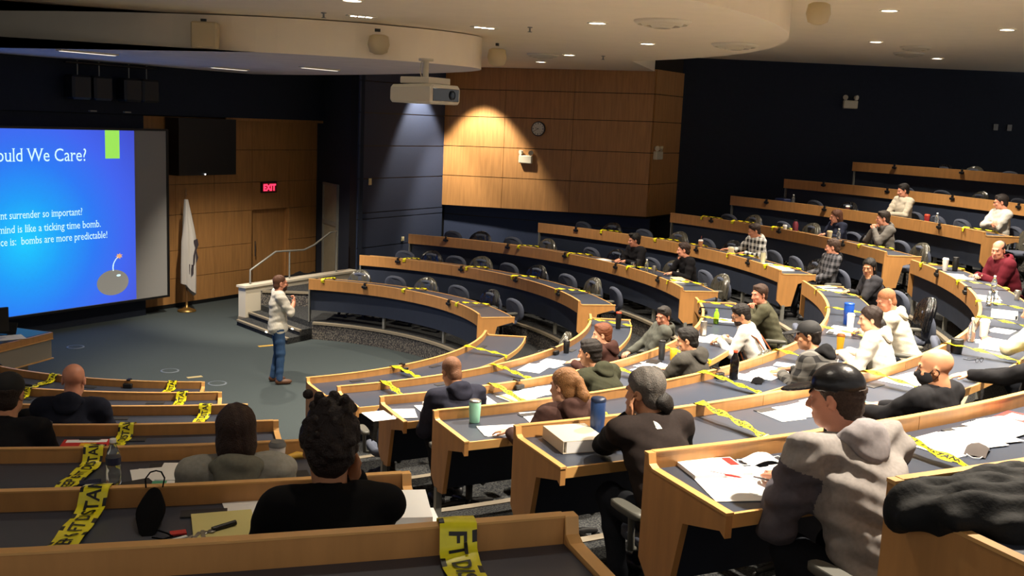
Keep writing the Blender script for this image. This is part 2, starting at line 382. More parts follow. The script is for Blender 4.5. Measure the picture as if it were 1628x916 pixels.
# ---- ceilings
def poly_slab(name, pts, z0, z1, m):
    return slab(name, pts, z0, z1, m)
poly_slab('ceiling', [(-14, -16.6), (23, -16.6), (23, 3.4), (10.2, 7.9), (6, 10.4), (-1, 14), (-14, 14)], 5.93, 6.1, CEIL)
poly_slab('ceiling', [(.2+7.87*math.cos(rad(a)), .3+7.87*math.sin(rad(a))) for a in range(0, 360, 4)], 5.5, 5.925, CEIL)
s0, s1 = B0+bn*.05, B1+bn*.05
poly_slab('ceiling', [(s0.x, s0.y), (s1.x, s1.y), (7.55, 3.2), (5.6, 6.1), (3.6, 7.6), (4.2, 9.0)], 5.505, 5.925, CEIL)
front = [(-8.5, 6.0), (-6.4, 3.6), (-4.6, 1.75), (-3.05, .47), (-1.32, -.71), (.31, -1.36), (1.2, -1.47), (1.98, -1.41), (2.93, -1.09), (3.5, -.68), (3.74, -.3), (3.84, .2), (3.78, 1.0), (3.45, 2.3), (2.6, 4.6), (1.53, 6.76), (.4, 8.1)]
def smoothpoly(pts, it=2):
    for _ in range(it):
        o = [pts[0]]
        for a, b2 in zip(pts[:-1], pts[1:]): o += [(a[0]*.75+b2[0]*.25, a[1]*.75+b2[1]*.25), (a[0]*.25+b2[0]*.75, a[1]*.25+b2[1]*.75)]
        pts = o+[pts[-1]]
    return pts
fp = smoothpoly(front)+[xy(5.6, 5.5), xy(5.6, -9)]
b = MB(); b.prism(fp, lambda p: (p[0], p[1], 5.02), lambda p: (p[0], p[1], 5.485))
cl = struct(b.build('ceiling', [CEIL, CEILG])); cl.data.polygons[0].material_index = 1
# slim tiles and glowing lamp slots in the underside of the stage canopy
for i, (c, u, L) in enumerate(((2.4, -.6, .5), (3.6, 3.3, .45), (.9, 2.9, .45))):
    t = thing('ceiling_light', ['dim slot lamp under the stage canopy, left of the hanging spotlights', 'dim slot lamp under the canopy near the header, toward the exit door', 'dim slot lamp under the canopy beside the projector mount'][i], 'lamp', cu(c, u, 5.0), rad(42))
    b = MB(); b.box((0, 0, .008), (L, .07, .012)); b.build('frame', WHITEP, t)
    b = MB(); b.box((0, 0, -.006), (L-.03, .035, .004)); b.build('diffuser', mat('canopy_slot_glow', 'fff3df', emit=.3), t)
# parapet beside the steps, with coping and plinth
b = MB(); b.prism([(3.58, 3.70), (3.78, 3.70), (3.78, 7.05), (3.58, 7.05)], lambda p: tuple(cu(p[0], p[1], .12)), lambda p: tuple(cu(p[0], p[1], .72))); struct(b.build('wall_parapet', WHITEP))
b = MB(); b.prism([(3.55, 3.67), (3.81, 3.67), (3.81, 7.05), (3.55, 7.05)], lambda p: tuple(cu(p[0], p[1], .721)), lambda p: tuple(cu(p[0], p[1], .765))); struct(b.build('trim_70', WHITEP))
b = MB(); b.prism([(3.57, 3.69), (3.79, 3.69), (3.79, 7.05), (3.57, 7.05)], lambda p: tuple(cu(p[0], p[1], 0)), lambda p: tuple(cu(p[0], p[1], .119))); struct(b.build('baseboard_parapet', NOSE))
# ================================================================ desks
def end_panel(parent, k, a, side):
    """tapered end panel at angle a; side = +1 grows towards larger angles"""
    R, Z, T = RR[k], ZZ[k], TT[k]
    poly = [(0, 0), (.035, 0), (.045, -.045), (.075, -.06), (.625, -.06), (.625, -.165), (.59, -.145), (.33, -.215), (.245, -.58), (.10, -.60), (.0, -.50)]
    ax = pol(1, a, 0); ta = Vector((-ax.y, ax.x, 0))*side
    b = MB(); b.prism(poly, lambda p: tuple(ax*(R+p[0])+Vector((0, 0, Z+p[1]))), lambda p: tuple(ax*(R+p[0])+ta*.032+Vector((0, 0, Z+p[1]))))
    b.build('end_panel', WOOD, parent)
    b = MB(); q = [(.0, .004), (.037, .004), (.047, -.043), (.077, -.056), (.63, -.056), (.63, -.068), (.07, -.068), (.038, -.05), (.032, -.008), (.0, -.008)]
    b.prism(q, lambda p: tuple(ax*(R+p[0])-ta*.002+Vector((0, 0, Z+p[1]))), lambda p: tuple(ax*(R+p[0])+ta*.036+Vector((0, 0, Z+p[1]))))
    b.build('edge_band', EDGE, parent)
    b = MB(); c = ax*(R+.115)+ta*.014; b.box((c.x, c.y, (T+Z-.57)/2), (.024, .024, (Z-.57-T)/2-.001), rad(a)); b.build('leg', METAL, parent)
def desk(blk, k, a0, a1, e0, e1, clips=(), plates=(), seamoff=0):
    R, Z, T = RR[k], ZZ[k], TT[k]
    t = thing('curved_desk', 'curved maple and slate desk, %s row up from the stage in the %s' % (ORD[k], BLK[blk]), 'desk', pol(R+.3, (a0+a1)/2, T), 0, 'curved desk rows of the hall')
    off = t.location.copy()
    class P:                                        # children are written in hall coordinates, then moved under the desk
        pass
    kids0 = set(o.name for o in COL.objects)
    n = max(1, round((a1-a0)*rad(1)*R/1.9)); da = (a1-a0)/n
    for i in range(n):
        b = MB(); g = .0022/R/rad(1)
        b.arc(R, R+.03, Z-.20, Z, a0+i*da+g, a0+(i+1)*da-g); b.build('rail_panel', WOOD, t)
    b = MB(); b.arc(R-.001, R+.033, Z, Z+.006, a0, a1); b.build('edge_band', EDGE, t)
    b = MB(); b.arc(R+.031, R+.60, Z-.105, Z-.075, a0, a1); b.build('desktop', LAM, t)
    b = MB(); b.arc(R+.601, R+.618, Z-.128, Z-.068, a0, a1); b.build('edge_band', EDGE, t)
    b = MB(); b.arc(R+.06, R+.085, Z-.60, Z-.201, a0+.1, a1-.1); b.build('modesty_panel', NAVY, t)
    m = max(2, int((a1-a0)*rad(1)*R/1.25))
    for i in range(1, m):
        c = pol(R+.11, a0+(a1-a0)*i/m, 0); b = MB(); b.box((c.x, c.y, (T+Z-.3)/2), (.024, .024, (Z-.3-T)/2-.001), rad(a0+(a1-a0)*i/m)); b.build('leg', METAL, t)
    if blk == 'C':
        c = pol(R+.05, a1-.2, 0); b = MB(); b.box((c.x, c.y, (T+Z-.2)/2), (.05, .012, (Z-.2-T)/2-.001), rad(a1)); b.build('end_post', METAL, t)
    if e0: end_panel(t, k, a0, -1)
    if e1: end_panel(t, k, a1, 1)
    for a in clips:                                 # desk microphone units hung over the rail
        ax = pol(1, a, 0); ta = Vector((-ax.y, ax.x, 0)); b = MB()
        b.cbox(ax*(R-.022)+Vector((0, 0, Z-.055)), (.02, .055, .022), .006, rad(a)); b.cbox(ax*(R-.018)+Vector((0, 0, Z-.04)), (.016, .02, .05), .005, rad(a))
        b.box(ax*(R+.015)+Vector((0, 0, Z+.014)), (.035, .018, .007), rad(a)); b.cbox(ax*(R+.06)+Vector((0, 0, Z-.048)), (.022, .05, .026), .006, rad(a))
        b.build('microphone_unit', BLACK, t)
    for a in plates:
        c = pol(R+.13, a, Z-.073); b = MB(); b.box(c, (.035, .085, .004), rad(a)); b.build('cable_plate', mat('cable_plate_grey', '2c2d30', .5), t)
    for o in list(t.children): o.location = -off
    return t
def rng(a0, a1, R, step=1.25, f=.5):
    n = max(1, int((a1-a0)*rad(1)*R/step)); return [a0+(a1-a0)*(i+f)/n for i in range(n)]
ALEFT = [-150, -132, -122, -114, -108, -102.5, -99.5]
acl = [[-131.5, -105.9], [], [], [], [], [], []]
apl = [[-112], [-110, -97], [-106, -97], [-94.05, -100], [-89.5, -91.7], [-90.4], [-89.5]]
for k in range(7): desk('A', k, ALEFT[k], AEND[k], False, True, acl[k], apl[k])
bcl = [[-57], [-43.5], [-67.3], [-59.8], [], [], []]
bpl = [[-68, -50, -30], [-66, -40], [-72, -50, -30], [-75, -60, -40], [-76.5, -70, -62.6, -45], [-78.3, -72], [-79.5]]
for k in range(7): desk('B', k, BL[k], BR[k] if k < 5 else (-40 if k == 5 else -60), True, k < 5, bcl[k]+([-23] if k == 2 else [-21, -30] if k == 4 else []), bpl[k])
for k in range(8): desk('C', k, CR[k], CL[k], k < 6, False, rng(CR[k]+2, CL[k]-1, RR[k], 1.5))
o = None

# ================================================================ chairs
def rpad(b, c, hx, hy, hz, n=20, e=.45, M=None, dome=0, crv=0):
    """superellipse pad lying in local XZ (backrest) or XY (seat) as a soft slab"""
    rings = []
    for t, s in ((-1, .86), (-.7, 1.0), (.7, 1.0), (1, .86)):
        ring = []
        for j in range(n):
            a = 2*PI*j/n; ca, sa = math.cos(a), math.sin(a)
            x = hx*s*math.copysign(abs(ca)**e, ca); y = hy*s*math.copysign(abs(sa)**e, sa)
            p = Vector((x, y, hz*t+crv*(x/hx)**2)); ring.append(Vector(c)+(M @ p if M else p))
        rings.append(ring)
    b.loft(rings, 0, True)
MBK = Matrix.Rotation(rad(90-8), 3, 'X')
def make_chair():
    t = thing('office_chair', '', 'chair')
    b = MB(); rpad(b, (0, 0, .44), .24, .23, .035); b.build('seat', CHAIRF, t)
    b = MB(); rpad(b, (0, -.245, .62), .232, .215, .035, e=.82, M=MBK, crv=.05); b.build('backrest', CHAIRF, t)
    b = MB(); b.tube([(0, -.05, .385), (0, -.24, .37), (0, -.30, .45), (0, -.29, .62)], .022); b.box((0, 0, .39), (.14, .12, .015)); b.build('seat_frame', BLACK, t)
    for s in (-1, 1):
        a = MB(); a.tube([(s*.2, .0, .40), (s*.285, -.02, .42), (s*.295, -.02, .60)], [.016, .02, .018]); ao = a.build('armrest', CHAIRP, t)
        a = MB(); rpad(a, (s*.292, .02, .625), .042, .14, .02, e=.6); a.build('arm_pad', CHAIRP, ao)
    b = MB(); b.lathe([(.03, .13), (.03, .27), (.022, .27), (.022, .38)]); b.build('column', BLACK, t)
    b = MB()
    for i in range(5):
        a = rad(72*i+18); b.tube([(0, 0, .12), (.15*math.cos(a), .15*math.sin(a), .105), (.29*math.cos(a), .29*math.sin(a), .07)], [.035, .025, .017], 6)
    b.build('star_base', BLACK, t)
    for i in range(5):
        a = rad(72*i+18); b = MB(); c = (.285*math.cos(a), .285*math.sin(a), .031)
        M = Matrix.Rotation(a, 3, 'Z') @ Matrix.Rotation(rad(90), 3, 'X')
        b.loft([[Vector(c)+M @ Vector((.03*math.cos(q*PI/5), .03*math.sin(q*PI/5), zz)) for q in range(10)] for zz in (-.02, .02)]); b.build('caster', BLACK, t)
    return t
chair0 = make_chair(); chair_used = [False]
def chair(r, a, T, label, yaw=0, group=None):
    p = pol(r, a, T); rz = rad(a+180-90+yaw)
    if not chair_used[0]:
        chair_used[0] = True; chair0.location = p; chair0.rotation_euler = (0, 0, rz); tag(chair0, label, None, group); return chair0
    return dup(chair0, p, rz, label, group)
def bag_mesh(seed, m):
    rnd = random.Random(seed); ph = [rnd.uniform(0, 6) for _ in range(8)]; b = MB(); n = 64; rings = []
    zs_ = [0, .04, .11, .18, .25, .31, .36, .395, .41]; ws = [.262, .262, .258, .252, .238, .208, .158, .095, .02]
    for i, (z, w_) in enumerate(zip(zs_, ws)):
        ring = []
        for j in range(n):
            a = 2*PI*j/n; wr = 1+.05*math.sin(7*a+ph[0]+3*z)+.04*math.sin(13*a+ph[1]-5*z)+.03*math.sin(19*a+ph[2]+4*z)
            x = w_*wr*math.copysign(abs(math.cos(a))**.7, math.cos(a)); d = .075 if i < 6 else .075*(w_/.235)**.5
            y = d*wr*math.copysign(abs(math.sin(a))**.8, math.sin(a)); zz = z-(.03*math.sin(5*a+ph[3]) if i == 0 else 0)+.008*math.sin(9*a+ph[4])
            ring.append((x, -.26-(z-.2)*.14+y+.05*(x/.25)**2, .47+zz))
        rings.append(ring)
    b.loft(rings)
    me = D.meshes.new('bin_liner'); me.from_pydata(b.v, [], b.f); me.materials.append(m); me.polygons.foreach_set('use_smooth', [True]*len(b.f)); me.update(); return me
BAGS = [bag_mesh(i, BAGC if i < 3 else BAG) for i in range(6)]
def bag(r, a, T, label, yaw=0, v=0):
    o = link('bin_liner', BAGS[v % 6]); o.location = pol(r, a, T); o.rotation_euler = (0, 0, rad(a+90+yaw)); return tag(o, label, 'plastic bag', 'bin liners pulled over chair backs')
CH = {('C', 0): [(60.2, 1), (51.4, 0), (42.9, 1), (34.1, 0), (23.9, 1), (15.8, 0)],
      ('C', 1): [(57.0, 0), (51.4, 1), (46.4, 0), (40.7, 1), (35.1, 0), (28.2, 1), (21.0, 0), (14.0, 1), (7.8, 0)],
      ('C', 2): [(53.9, 0), (48.5, 1), (43.2, 0), (37.1, 1), (28.9, 0), (23.6, 1), (12.2, 1), (.4, 1)],
      ('C', 3): [(38.2, 0), (33.3, 1), (28.3, 0), (22.6, 1), (18.1, 0), (13.5, 1), (2.6, 0), (-1.6, 1)],
      ('C', 4): [(23.2, 0), (19.8, 1), (15.7, 0), (11.5, 1), (3.1, 1), (-4.3, 1)],
      ('C', 5): [(18.7, 0), (14.5, 1), (4.2, 0), (1.2, 0), (-7.2, 1)],
      ('C', 6): [(13.8, 0), (10.0, 0), (6.2, 1), (2.3, 0)], ('C', 7): [(15.1, 1), (12.3, 1), (9.0, 0), (5.5, 1)],
      ('B', 0): [(-66, 1), (-41, 1), (-26, 1)], ('B', 1): [(-76.0, 1), (-66, 0), (-55, 1)], ('B', 2): [(-69, 1), (-47.5, 1)],
      ('B', 3): [(-68.6, 1), (-64, 0), (-29, 1)], ('B', 4): [(-73, 1), (-70.3, 0), (-41.5, 1)], ('B', 5): [(-75.4, 1)],
      ('A', 0): [(-116, 0)], ('A', 1): [(-106.5, 1), (-98.5, 0)], ('A', 2): [(-93.7, 0)], ('A', 3): [(-91.5, 0)], ('A', 4): [(-94.6, 1)], ('A', 5): [(-93.2, 1)], }
for (bl, k), lst in CH.items():
    cnt = {0: 0, 1: 0}
    tot = {q: sum(1 for _, b_ in lst if b_ == q) for q in (0, 1)}
    way = 'from the stage wall' if bl == 'C' else 'from the near aisle' if bl == 'B' else 'from the aisle'
    for a, bg in sorted(lst, key=(lambda q: -q[0]) if bl in 'CA' else (lambda q: q[0])):
        cnt[bg] += 1; jit = random.Random(int(a*100)).uniform(-9, 9); rr_ = RR[k]+(.92 if bl == 'C' else 1.0)
        nth = 'the sole one' if tot[bg] == 1 else NTH[cnt[bg]-1]+' '+way
        if bg:
            chair(rr_, a, TT[k], 'chair under a bin liner, %s, %s row, %s' % (nth, ORD[k], BLK[bl]), jit, 'bagged office chairs')
            bag(rr_, a, TT[k]+(0 if bl == 'C' else .12), 'dark bin liner over a chair, %s, %s row, %s' % (nth, ORD[k], BLK[bl]), jit, int(abs(a)*7))
        else:
            chair(rr_, a, TT[k], 'bare grey-blue office chair, %s, %s row, %s' % (nth, ORD[k], BLK[bl]), jit, 'empty office chairs')

# ================================================================ caution tape across the desks
TXT = text_mesh('KEEP 6 FT DISTANCE', 1.0, bold=.02)
TXT2 = text_mesh('FT DISTANCE KEEP', 1.0, bold=.02)
def tape(blk, k, a, label, width=.07, twist=.0, text=True, flip=False, skew=0, seed=0, alt=None):
    tx0 = min(v[0] for v in (TXT if alt is None else alt)[0]); tx1 = max(v[0] for v in (TXT if alt is None else alt)[0])
    R, Z = RR[k], ZZ[k]; rnd = random.Random(seed); ph = [rnd.uniform(0, 6.28) for _ in range(6)]
    path = [(-.012, -.07), (-.012, -.0), (-.010, .012), (.042, .014), (.052, -.005), (.075, -.055), (.12, -.066), (.30, -.068), (.50, -.068), (.628, -.062), (.632, -.09)]
    if blk != 'A': path = [(-.012, -.05), (-.012, -.0), (-.008, .010), (.03, .013), (.32, -.016), (.625, -.052), (.632, -.09)]   # pulled taut
    # resample
    seg = [0]
    for p, q in zip(path[:-1], path[1:]): seg.append(seg[-1]+math.hypot(q[0]-p[0], q[1]-p[1]))
    L = seg[-1]
    def at(s):
        s = min(max(s, 0), L-1e-6); i = max(j for j in range(len(seg)-1) if seg[j] <= s); f = (s-seg[i])/(seg[i+1]-seg[i])
        return path[i][0]+(path[i+1][0]-path[i][0])*f, path[i][1]+(path[i+1][1]-path[i][1])*f
    ax = pol(1, a, 0); ta = Vector((-ax.y, ax.x, 0))
    def pt(s, w_, lift=0):
        x, z = at(s); sc_ = 1+twist*(.28*math.sin(s*31+ph[0])+.16*math.sin(s*57+ph[1])-.2)
        wob = .004*math.sin(s*14+ph[2])*(1+.6*twist); hgt = .004*(1+math.sin(s*31+ph[3]+w_*40))*(1+2.5*twist)
        nz = 1 if 3 < 4 else 0
        out = lift+hgt
        lx = -out if x < 0 else 0
        return ax*(R+x+lx)+ta*(w_*sc_+wob+skew*(x-.3))+Vector((0, 0, Z+z+(out if x >= 0 else 0)))
    b = MB(); N = 46; cols = [-.5, -.37, 0, .37, .5]
    vs = [pt(L*i/N, c*width) for i in range(N+1) for c in cols]; vs2 = [pt(L*i/N, c*width, -.0015) for i in range(N+1) for c in cols]
    n5 = 5; fs = []; ms = []
    for i in range(N):
        for j in range(4):
            fs.append((i*n5+j, (i+1)*n5+j, (i+1)*n5+j+1, i*n5+j+1))
            edge = (j == 0 and (i+seed) % 7 in (1, 2)) or (j == 3 and (i+seed) % 7 in (4, 5)); ms.append(1 if edge else 0)
    b.add(vs+vs2, fs+[tuple(q+len(vs) for q in f[::-1]) for f in fs]); b.m = ms+ms; b.smooth = [True]*len(b.f)
    o = b.build('caution_tape', [YEL, INK]); tag(o, label, 'tape', 'caution tape strips across the desks')
    if text:
        s0, s1 = (.02, L-.19) if flip else (.16, L-.05); vs = []
        for x, y in (TXT if alt is None else alt)[0]:
            f = (x-tx0)/(tx1-tx0); f = 1-f if flip else f; s = s0+(s1-s0)*f; wv = (y-.36)*width*.68
            wv = wv if not flip else -wv
            vs.append(pt(s, wv, .0035))
        c = MB(); c.add(vs, (TXT if alt is None else alt)[1]); c.build('lettering', INK, o)['kind'] = 'stuff'
    return o
TAPES = {('A', 0): [-119.7, -99.4], ('A', 1): [-110.6, -94.9], ('A', 2): [-91.8], ('A', 3): [-94.65], ('A', 4): [-94.0], ('A', 5): [-92.5], ('A', 6): [-87.6],
         ('B', 0): [-59.2, -36.1], ('B', 1): [-72.9, -57.0, -21.2], ('B', 2): [-69.7, -57.1, -47.0, -18.9, -29], ('B', 3): [-71.9, -61.3, -51.7, -40.9, -31.2, -21.3],
         ('B', 4): [-72.9, -62.3, -52.8, -43, -36.4, -26.8, -17], ('B', 5): [-74.75],
         ('C', 0): [63.7, 38, 15], ('C', 1): [51.6, 35.9, 22.7, 6.9], ('C', 2): [35.8, 24.9, 10.1, -2.6], ('C', 3): [29.5, 19.5, 14.3, 4.6, -4.5], ('C', 4): [21.7, 16.8, 10.4, -4.5], ('C', 5): [-6.4]}
sd = 0
for (bl, k), lst in TAPES.items():
    way = 'from the stage wall' if bl == 'C' else 'from the near aisle' if bl == 'B' else 'from the aisle'
    for i, a in enumerate(sorted(lst, reverse=bl in 'CA')):
        sd += 1; nm = 'only strip there' if len(lst) == 1 else NTH[i]+' '+way
        if (bl, k) == ('A', 6): nm = 'the one nearest the camera'
        tape(bl, k, a, 'yellow distance tape, %s, %s row, %s' % (nm, ORD[k], BLK[bl]), .10 if bl == 'A' else .075, 0 if bl == 'A' else (.3 if bl == 'B' else .5), bl == 'A' or (bl == 'B' and k >= 1), flip=(bl == 'A' and k != 6), skew=(-.16 if bl == 'A' and k < 6 else -.05 if bl == 'A' else 0), seed=sd, alt=TXT2 if (bl, k) == ('A', 6) else None)
# ================================================================ people
def Rz(a): return np.array(Matrix.Rotation(a, 3, 'Z'))
def Rx(a): return np.array(Matrix.Rotation(a, 3, 'X'))
def Ry(a): return np.array(Matrix.Rotation(a, 3, 'Y'))
class Field:
    """signed distance grid; parts are blended into it and a smooth surface is drawn through zero"""
    def __init__(s, lo, hi, h):
        s.lo = np.array(lo, float); s.h = h; s.n = np.ceil((np.array(hi)-s.lo)/h).astype(int)+1
        s.F = np.full(s.n, 9., np.float32); s.L = np.zeros(s.n, np.int8)
    def _sub(s, blo, bhi, k):
        m = k+3*s.h
        i0 = np.maximum(((np.array(blo)-m-s.lo)/s.h).astype(int), 0); i1 = np.minimum(((np.array(bhi)+m-s.lo)/s.h).astype(int)+2, s.n)
        if np.any(i1 <= i0): return None, None
        g = [s.lo[a]+s.h*np.arange(i0[a], i1[a]) for a in range(3)]
        P = np.stack(np.meshgrid(*g, indexing='ij'), -1)
        return tuple(slice(i0[a], i1[a]) for a in range(3)), P
    def put(s, d, sl, k, mi, sub=False):
        F = s.F[sl]
        if sub:
            d = -d; h = np.clip(.5-.5*(d-F)/k, 0, 1) if k else None
            s.F[sl] = np.maximum(F, d) if not k else d*(1-h)+F*h+k*h*(1-h)
            return
        s.L[sl] = np.where(d < F-1e-4, mi, s.L[sl])
        if k:
            h = np.clip(.5+.5*(d-F)/k, 0, 1); s.F[sl] = d*(1-h)+F*h-k*h*(1-h)
        else: s.F[sl] = np.minimum(F, d)
    def cap(s, a, b, ra, rb, k=.03, mi=0, sub=False):
        a = np.array(a, float); b = np.array(b, float); r = max(ra, rb)
        sl, P = s._sub(np.minimum(a, b)-r, np.maximum(a, b)+r, k)
        if sl is None: return
        ba = b-a; t = np.clip(((P-a)@ba)/max(ba@ba, 1e-9), 0, 1)
        s.put(np.linalg.norm(P-a-t[..., None]*ba, axis=-1)-(ra+(rb-ra)*t), sl, k, mi, sub)
    def ell(s, c, r, R=None, k=.03, mi=0, sub=False, box=0):
        c = np.array(c, float); r = np.array(r, float); e = np.full(3, r.max()) if R is not None else r
        sl, P = s._sub(c-e, c+e, k)
        if sl is None: return
        q = (P-c) if R is None else (P-c)@R
        k0 = np.linalg.norm(q/r, axis=-1); k1 = np.linalg.norm(q/(r*r), axis=-1)
        s.put(k0*(k0-1)/np.maximum(k1, 1e-6), sl, k, mi, sub)
    def rbox(s, c, hs, rd, R=None, k=.02, mi=0, sub=False):
        c = np.array(c, float); hs = np.array(hs, float); e = np.full(3, np.linalg.norm(hs)+rd) if R is not None else hs+rd
        sl, P = s._sub(c-e, c+e, k)
        if sl is None: return
        q = np.abs((P-c) if R is None else (P-c)@R)-hs
        s.put(np.linalg.norm(np.maximum(q, 0), axis=-1)+np.minimum(q.max(-1), 0)-rd, sl, k, mi, sub)
    def plane(s, p, n, k=.01):                     # keep the side n points to
        n = np.array(n, float); n /= np.linalg.norm(n)
        g = [s.lo[a]+s.h*np.arange(s.n[a]) for a in range(3)]
        d = (g[0][:, None, None]-p[0])*n[0]+(g[1][None, :, None]-p[1])*n[1]+(g[2][None, None, :]-p[2])*n[2]
        s.F = np.maximum(s.F, -d).astype(np.float32)
    def noise(s, amp, fr, seed=0):
        r = np.random.RandomState(seed); g = [s.lo[a]+s.h*np.arange(s.n[a]) for a in range(3)]; t = 0
        for i in range(5):
            v = r.normal(size=3)*fr*(1+.35*i)
            t = t+np.sin(g[0][:, None, None]*v[0]+g[1][None, :, None]*v[1]+g[2][None, None, :]*v[2]+r.uniform(0, 6))/(1+.4*i)
        s.F = (s.F+amp*t*.5).astype(np.float32)
    def folds(s, amp, fr, seed=0, axis=2):         # cloth folds running across the body
        r = np.random.RandomState(seed+50); g = [s.lo[a]+s.h*np.arange(s.n[a]) for a in range(3)]
        x, y, z = g[0][:, None, None], g[1][None, :, None], g[2][None, None, :]
        t = np.sin(z*fr+2.2*np.sin(x*9+r.uniform(0, 6))+1.5*np.sin(y*11+r.uniform(0, 6)))+.6*np.sin(z*fr*1.7+3*np.sin(x*13+1)+r.uniform(0, 6))
        s.F = (s.F+amp*t*.6).astype(np.float32)
    def mesh(s):
        F = s.F; S = F < 0; n = s.n
        c = [(i, j, k) for i in (0, 1) for j in (0, 1) for k in (0, 1)]
        sub = lambda A, o: A[o[0]:n[0]-1+o[0], o[1]:n[1]-1+o[1], o[2]:n[2]-1+o[2]]
        cnt = sum(sub(S, o).astype(np.int8) for o in c); act = (cnt > 0) & (cnt < 8)
        idx = np.full(act.shape, -1, np.int64); ii = np.argwhere(act); idx[act] = np.arange(len(ii))
        acc = np.zeros((len(ii), 3)); num = np.zeros(len(ii)); Fv = {o: sub(F, o)[act] for o in c}
        for o in c:
            for ax in range(3):
                if o[ax]: continue
                p = list(o); p[ax] = 1; p = tuple(p); a, b = Fv[o], Fv[p]; m = (a < 0) != (b < 0)
                t = np.where(m, a/np.where(m, a-b, 1), 0); e = np.array(o, float)[None].repeat(len(ii), 0); e[:, ax] = t
                acc += e*m[:, None]; num += m
        V = s.lo+s.h*(ii+acc/num[:, None]); faces = []
        for ax in range(3):
            a1, a2 = (ax+1) % 3, (ax+2) % 3
            A = [slice(1, n[q]-1) for q in range(3)]; A[ax] = slice(0, n[ax]-1); Bq = list(A); Bq[ax] = slice(1, n[ax])
            d = S[tuple(A)] != S[tuple(Bq)]; e = np.argwhere(d); 
            if not len(e): continue
            base = e+np.array([0 if q == ax else 1 for q in range(3)])
            inn = S[tuple(A)][d]
            def at(o1, o2):
                q = base.copy(); q[:, a1] += o1; q[:, a2] += o2; return idx[q[:, 0], q[:, 1], q[:, 2]]
            q = np.stack([at(-1, -1), at(0, -1), at(0, 0), at(-1, 0)], 1); q[~inn] = q[~inn][:, ::-1]; faces.append(q)
        Q = np.concatenate(faces); L = s.L[ii[:, 0], ii[:, 1], ii[:, 2]]
        return V, Q, L[Q[:, 0]]
def mkmesh(name, parts, mats, parent):
    V = []; Q = []; M = []; o = 0
    for v, q, m in parts: V.append(v); Q.append(q+o); M.append(m); o += len(v)
    V = np.concatenate(V).astype(np.float32); Q = np.concatenate(Q).astype(np.int32); M = np.concatenate(M).astype(np.int32)
    me = D.meshes.new(name); me.vertices.add(len(V)); me.vertices.foreach_set('co', V.ravel())
    me.loops.add(Q.size); me.loops.foreach_set('vertex_index', Q.ravel()); me.polygons.add(len(Q))
    me.polygons.foreach_set('loop_start', np.arange(0, Q.size, 4, dtype=np.int32))
    for m in mats: me.materials.append(m)
    me.polygons.foreach_set('material_index', M); me.polygons.foreach_set('use_smooth', np.ones(len(Q), bool)); me.update(calc_edges=True)
    return link(name, me, parent)
def ik(S, H, l1, l2, pole):
    S = np.array(S, float); H = np.array(H, float); d = H-S; L = np.linalg.norm(d)
    if L > (l1+l2)*.985: H = S+d*(l1+l2)*.985/L; d = H-S; L = np.linalg.norm(d)
    a = (l1*l1-l2*l2+L*L)/(2*L); hgt = math.sqrt(max(l1*l1-a*a, 0)); u = d/L; p = np.array(pole, float); p = p-u*(p@u); p /= np.linalg.norm(p)
    return S+u*a+p*hgt, H
def hand(W, fdir, pn, side, h, sc_=1, curl=.5):
    """W wrist, fdir finger direction, pn back-of-hand normal, side = +1 right hand; five separate fingers"""
    f = np.array(fdir, float); f /= np.linalg.norm(f); pn = np.array(pn, float); pn = pn-f*(pn@f); pn /= np.linalg.norm(pn); sd = np.cross(f, pn)*side
    W = np.array(W, float); R = np.stack([sd, f, pn], 1); fl = Field(W-.22*sc_, W+.22*sc_, h)
    fl.ell(W+f*.05*sc_, np.array((.042, .055, .017))*sc_, R, k=0); fl.cap(W-f*.05*sc_, W+f*.02*sc_, .026*sc_, .026*sc_, k=.015)
    for i, (o, L, r) in enumerate(((.031, .068, .0085), (.0105, .078, .009), (-.0105, .073, .0088), (-.031, .056, .0078))):
        b = W+(f*.088+sd*o*1.02)*sc_-(f*.008*(i == 3))*sc_; d1 = f*math.cos(curl*.6)-pn*math.sin(curl*.6)+sd*o*1.2; d2 = f*math.cos(curl*1.7)-pn*math.sin(curl*1.7)
        m = b+d1*L*.5*sc_; e = m+d2*L*.5*sc_
        fl.cap(b-d1*.02*sc_, m, r*sc_, r*.95*sc_, k=.004); fl.cap(m, e, r*.95*sc_, r*.75*sc_, k=.003)
    b = W+(f*.028+sd*.03)*sc_; m = b+(f*.03+sd*.026-pn*.008)*sc_; e = m+(f*.034+sd*.002-pn*.010)*sc_
    fl.cap(b, m, .0125*sc_, .0105*sc_, k=.008); fl.cap(m, e, .0105*sc_, .008*sc_, k=.003)
    return fl.mesh()
SKINS = {'pale': 'd9a585', 'mid': 'c08a68', 'tan': 'a8734f', 'ruddy': 'cf8f74', 'brown': '7a4d35'}
def skinmat(k): return mat('skin_'+k, SKINS[k], .5, noise=.06, nscale=25, spec=.4)
def fab(c, rough=.9): return mat('cloth_'+c, c, rough, noise=.10, nscale=60, spec=.15) if isinstance(c, str) else c
NP = [0]
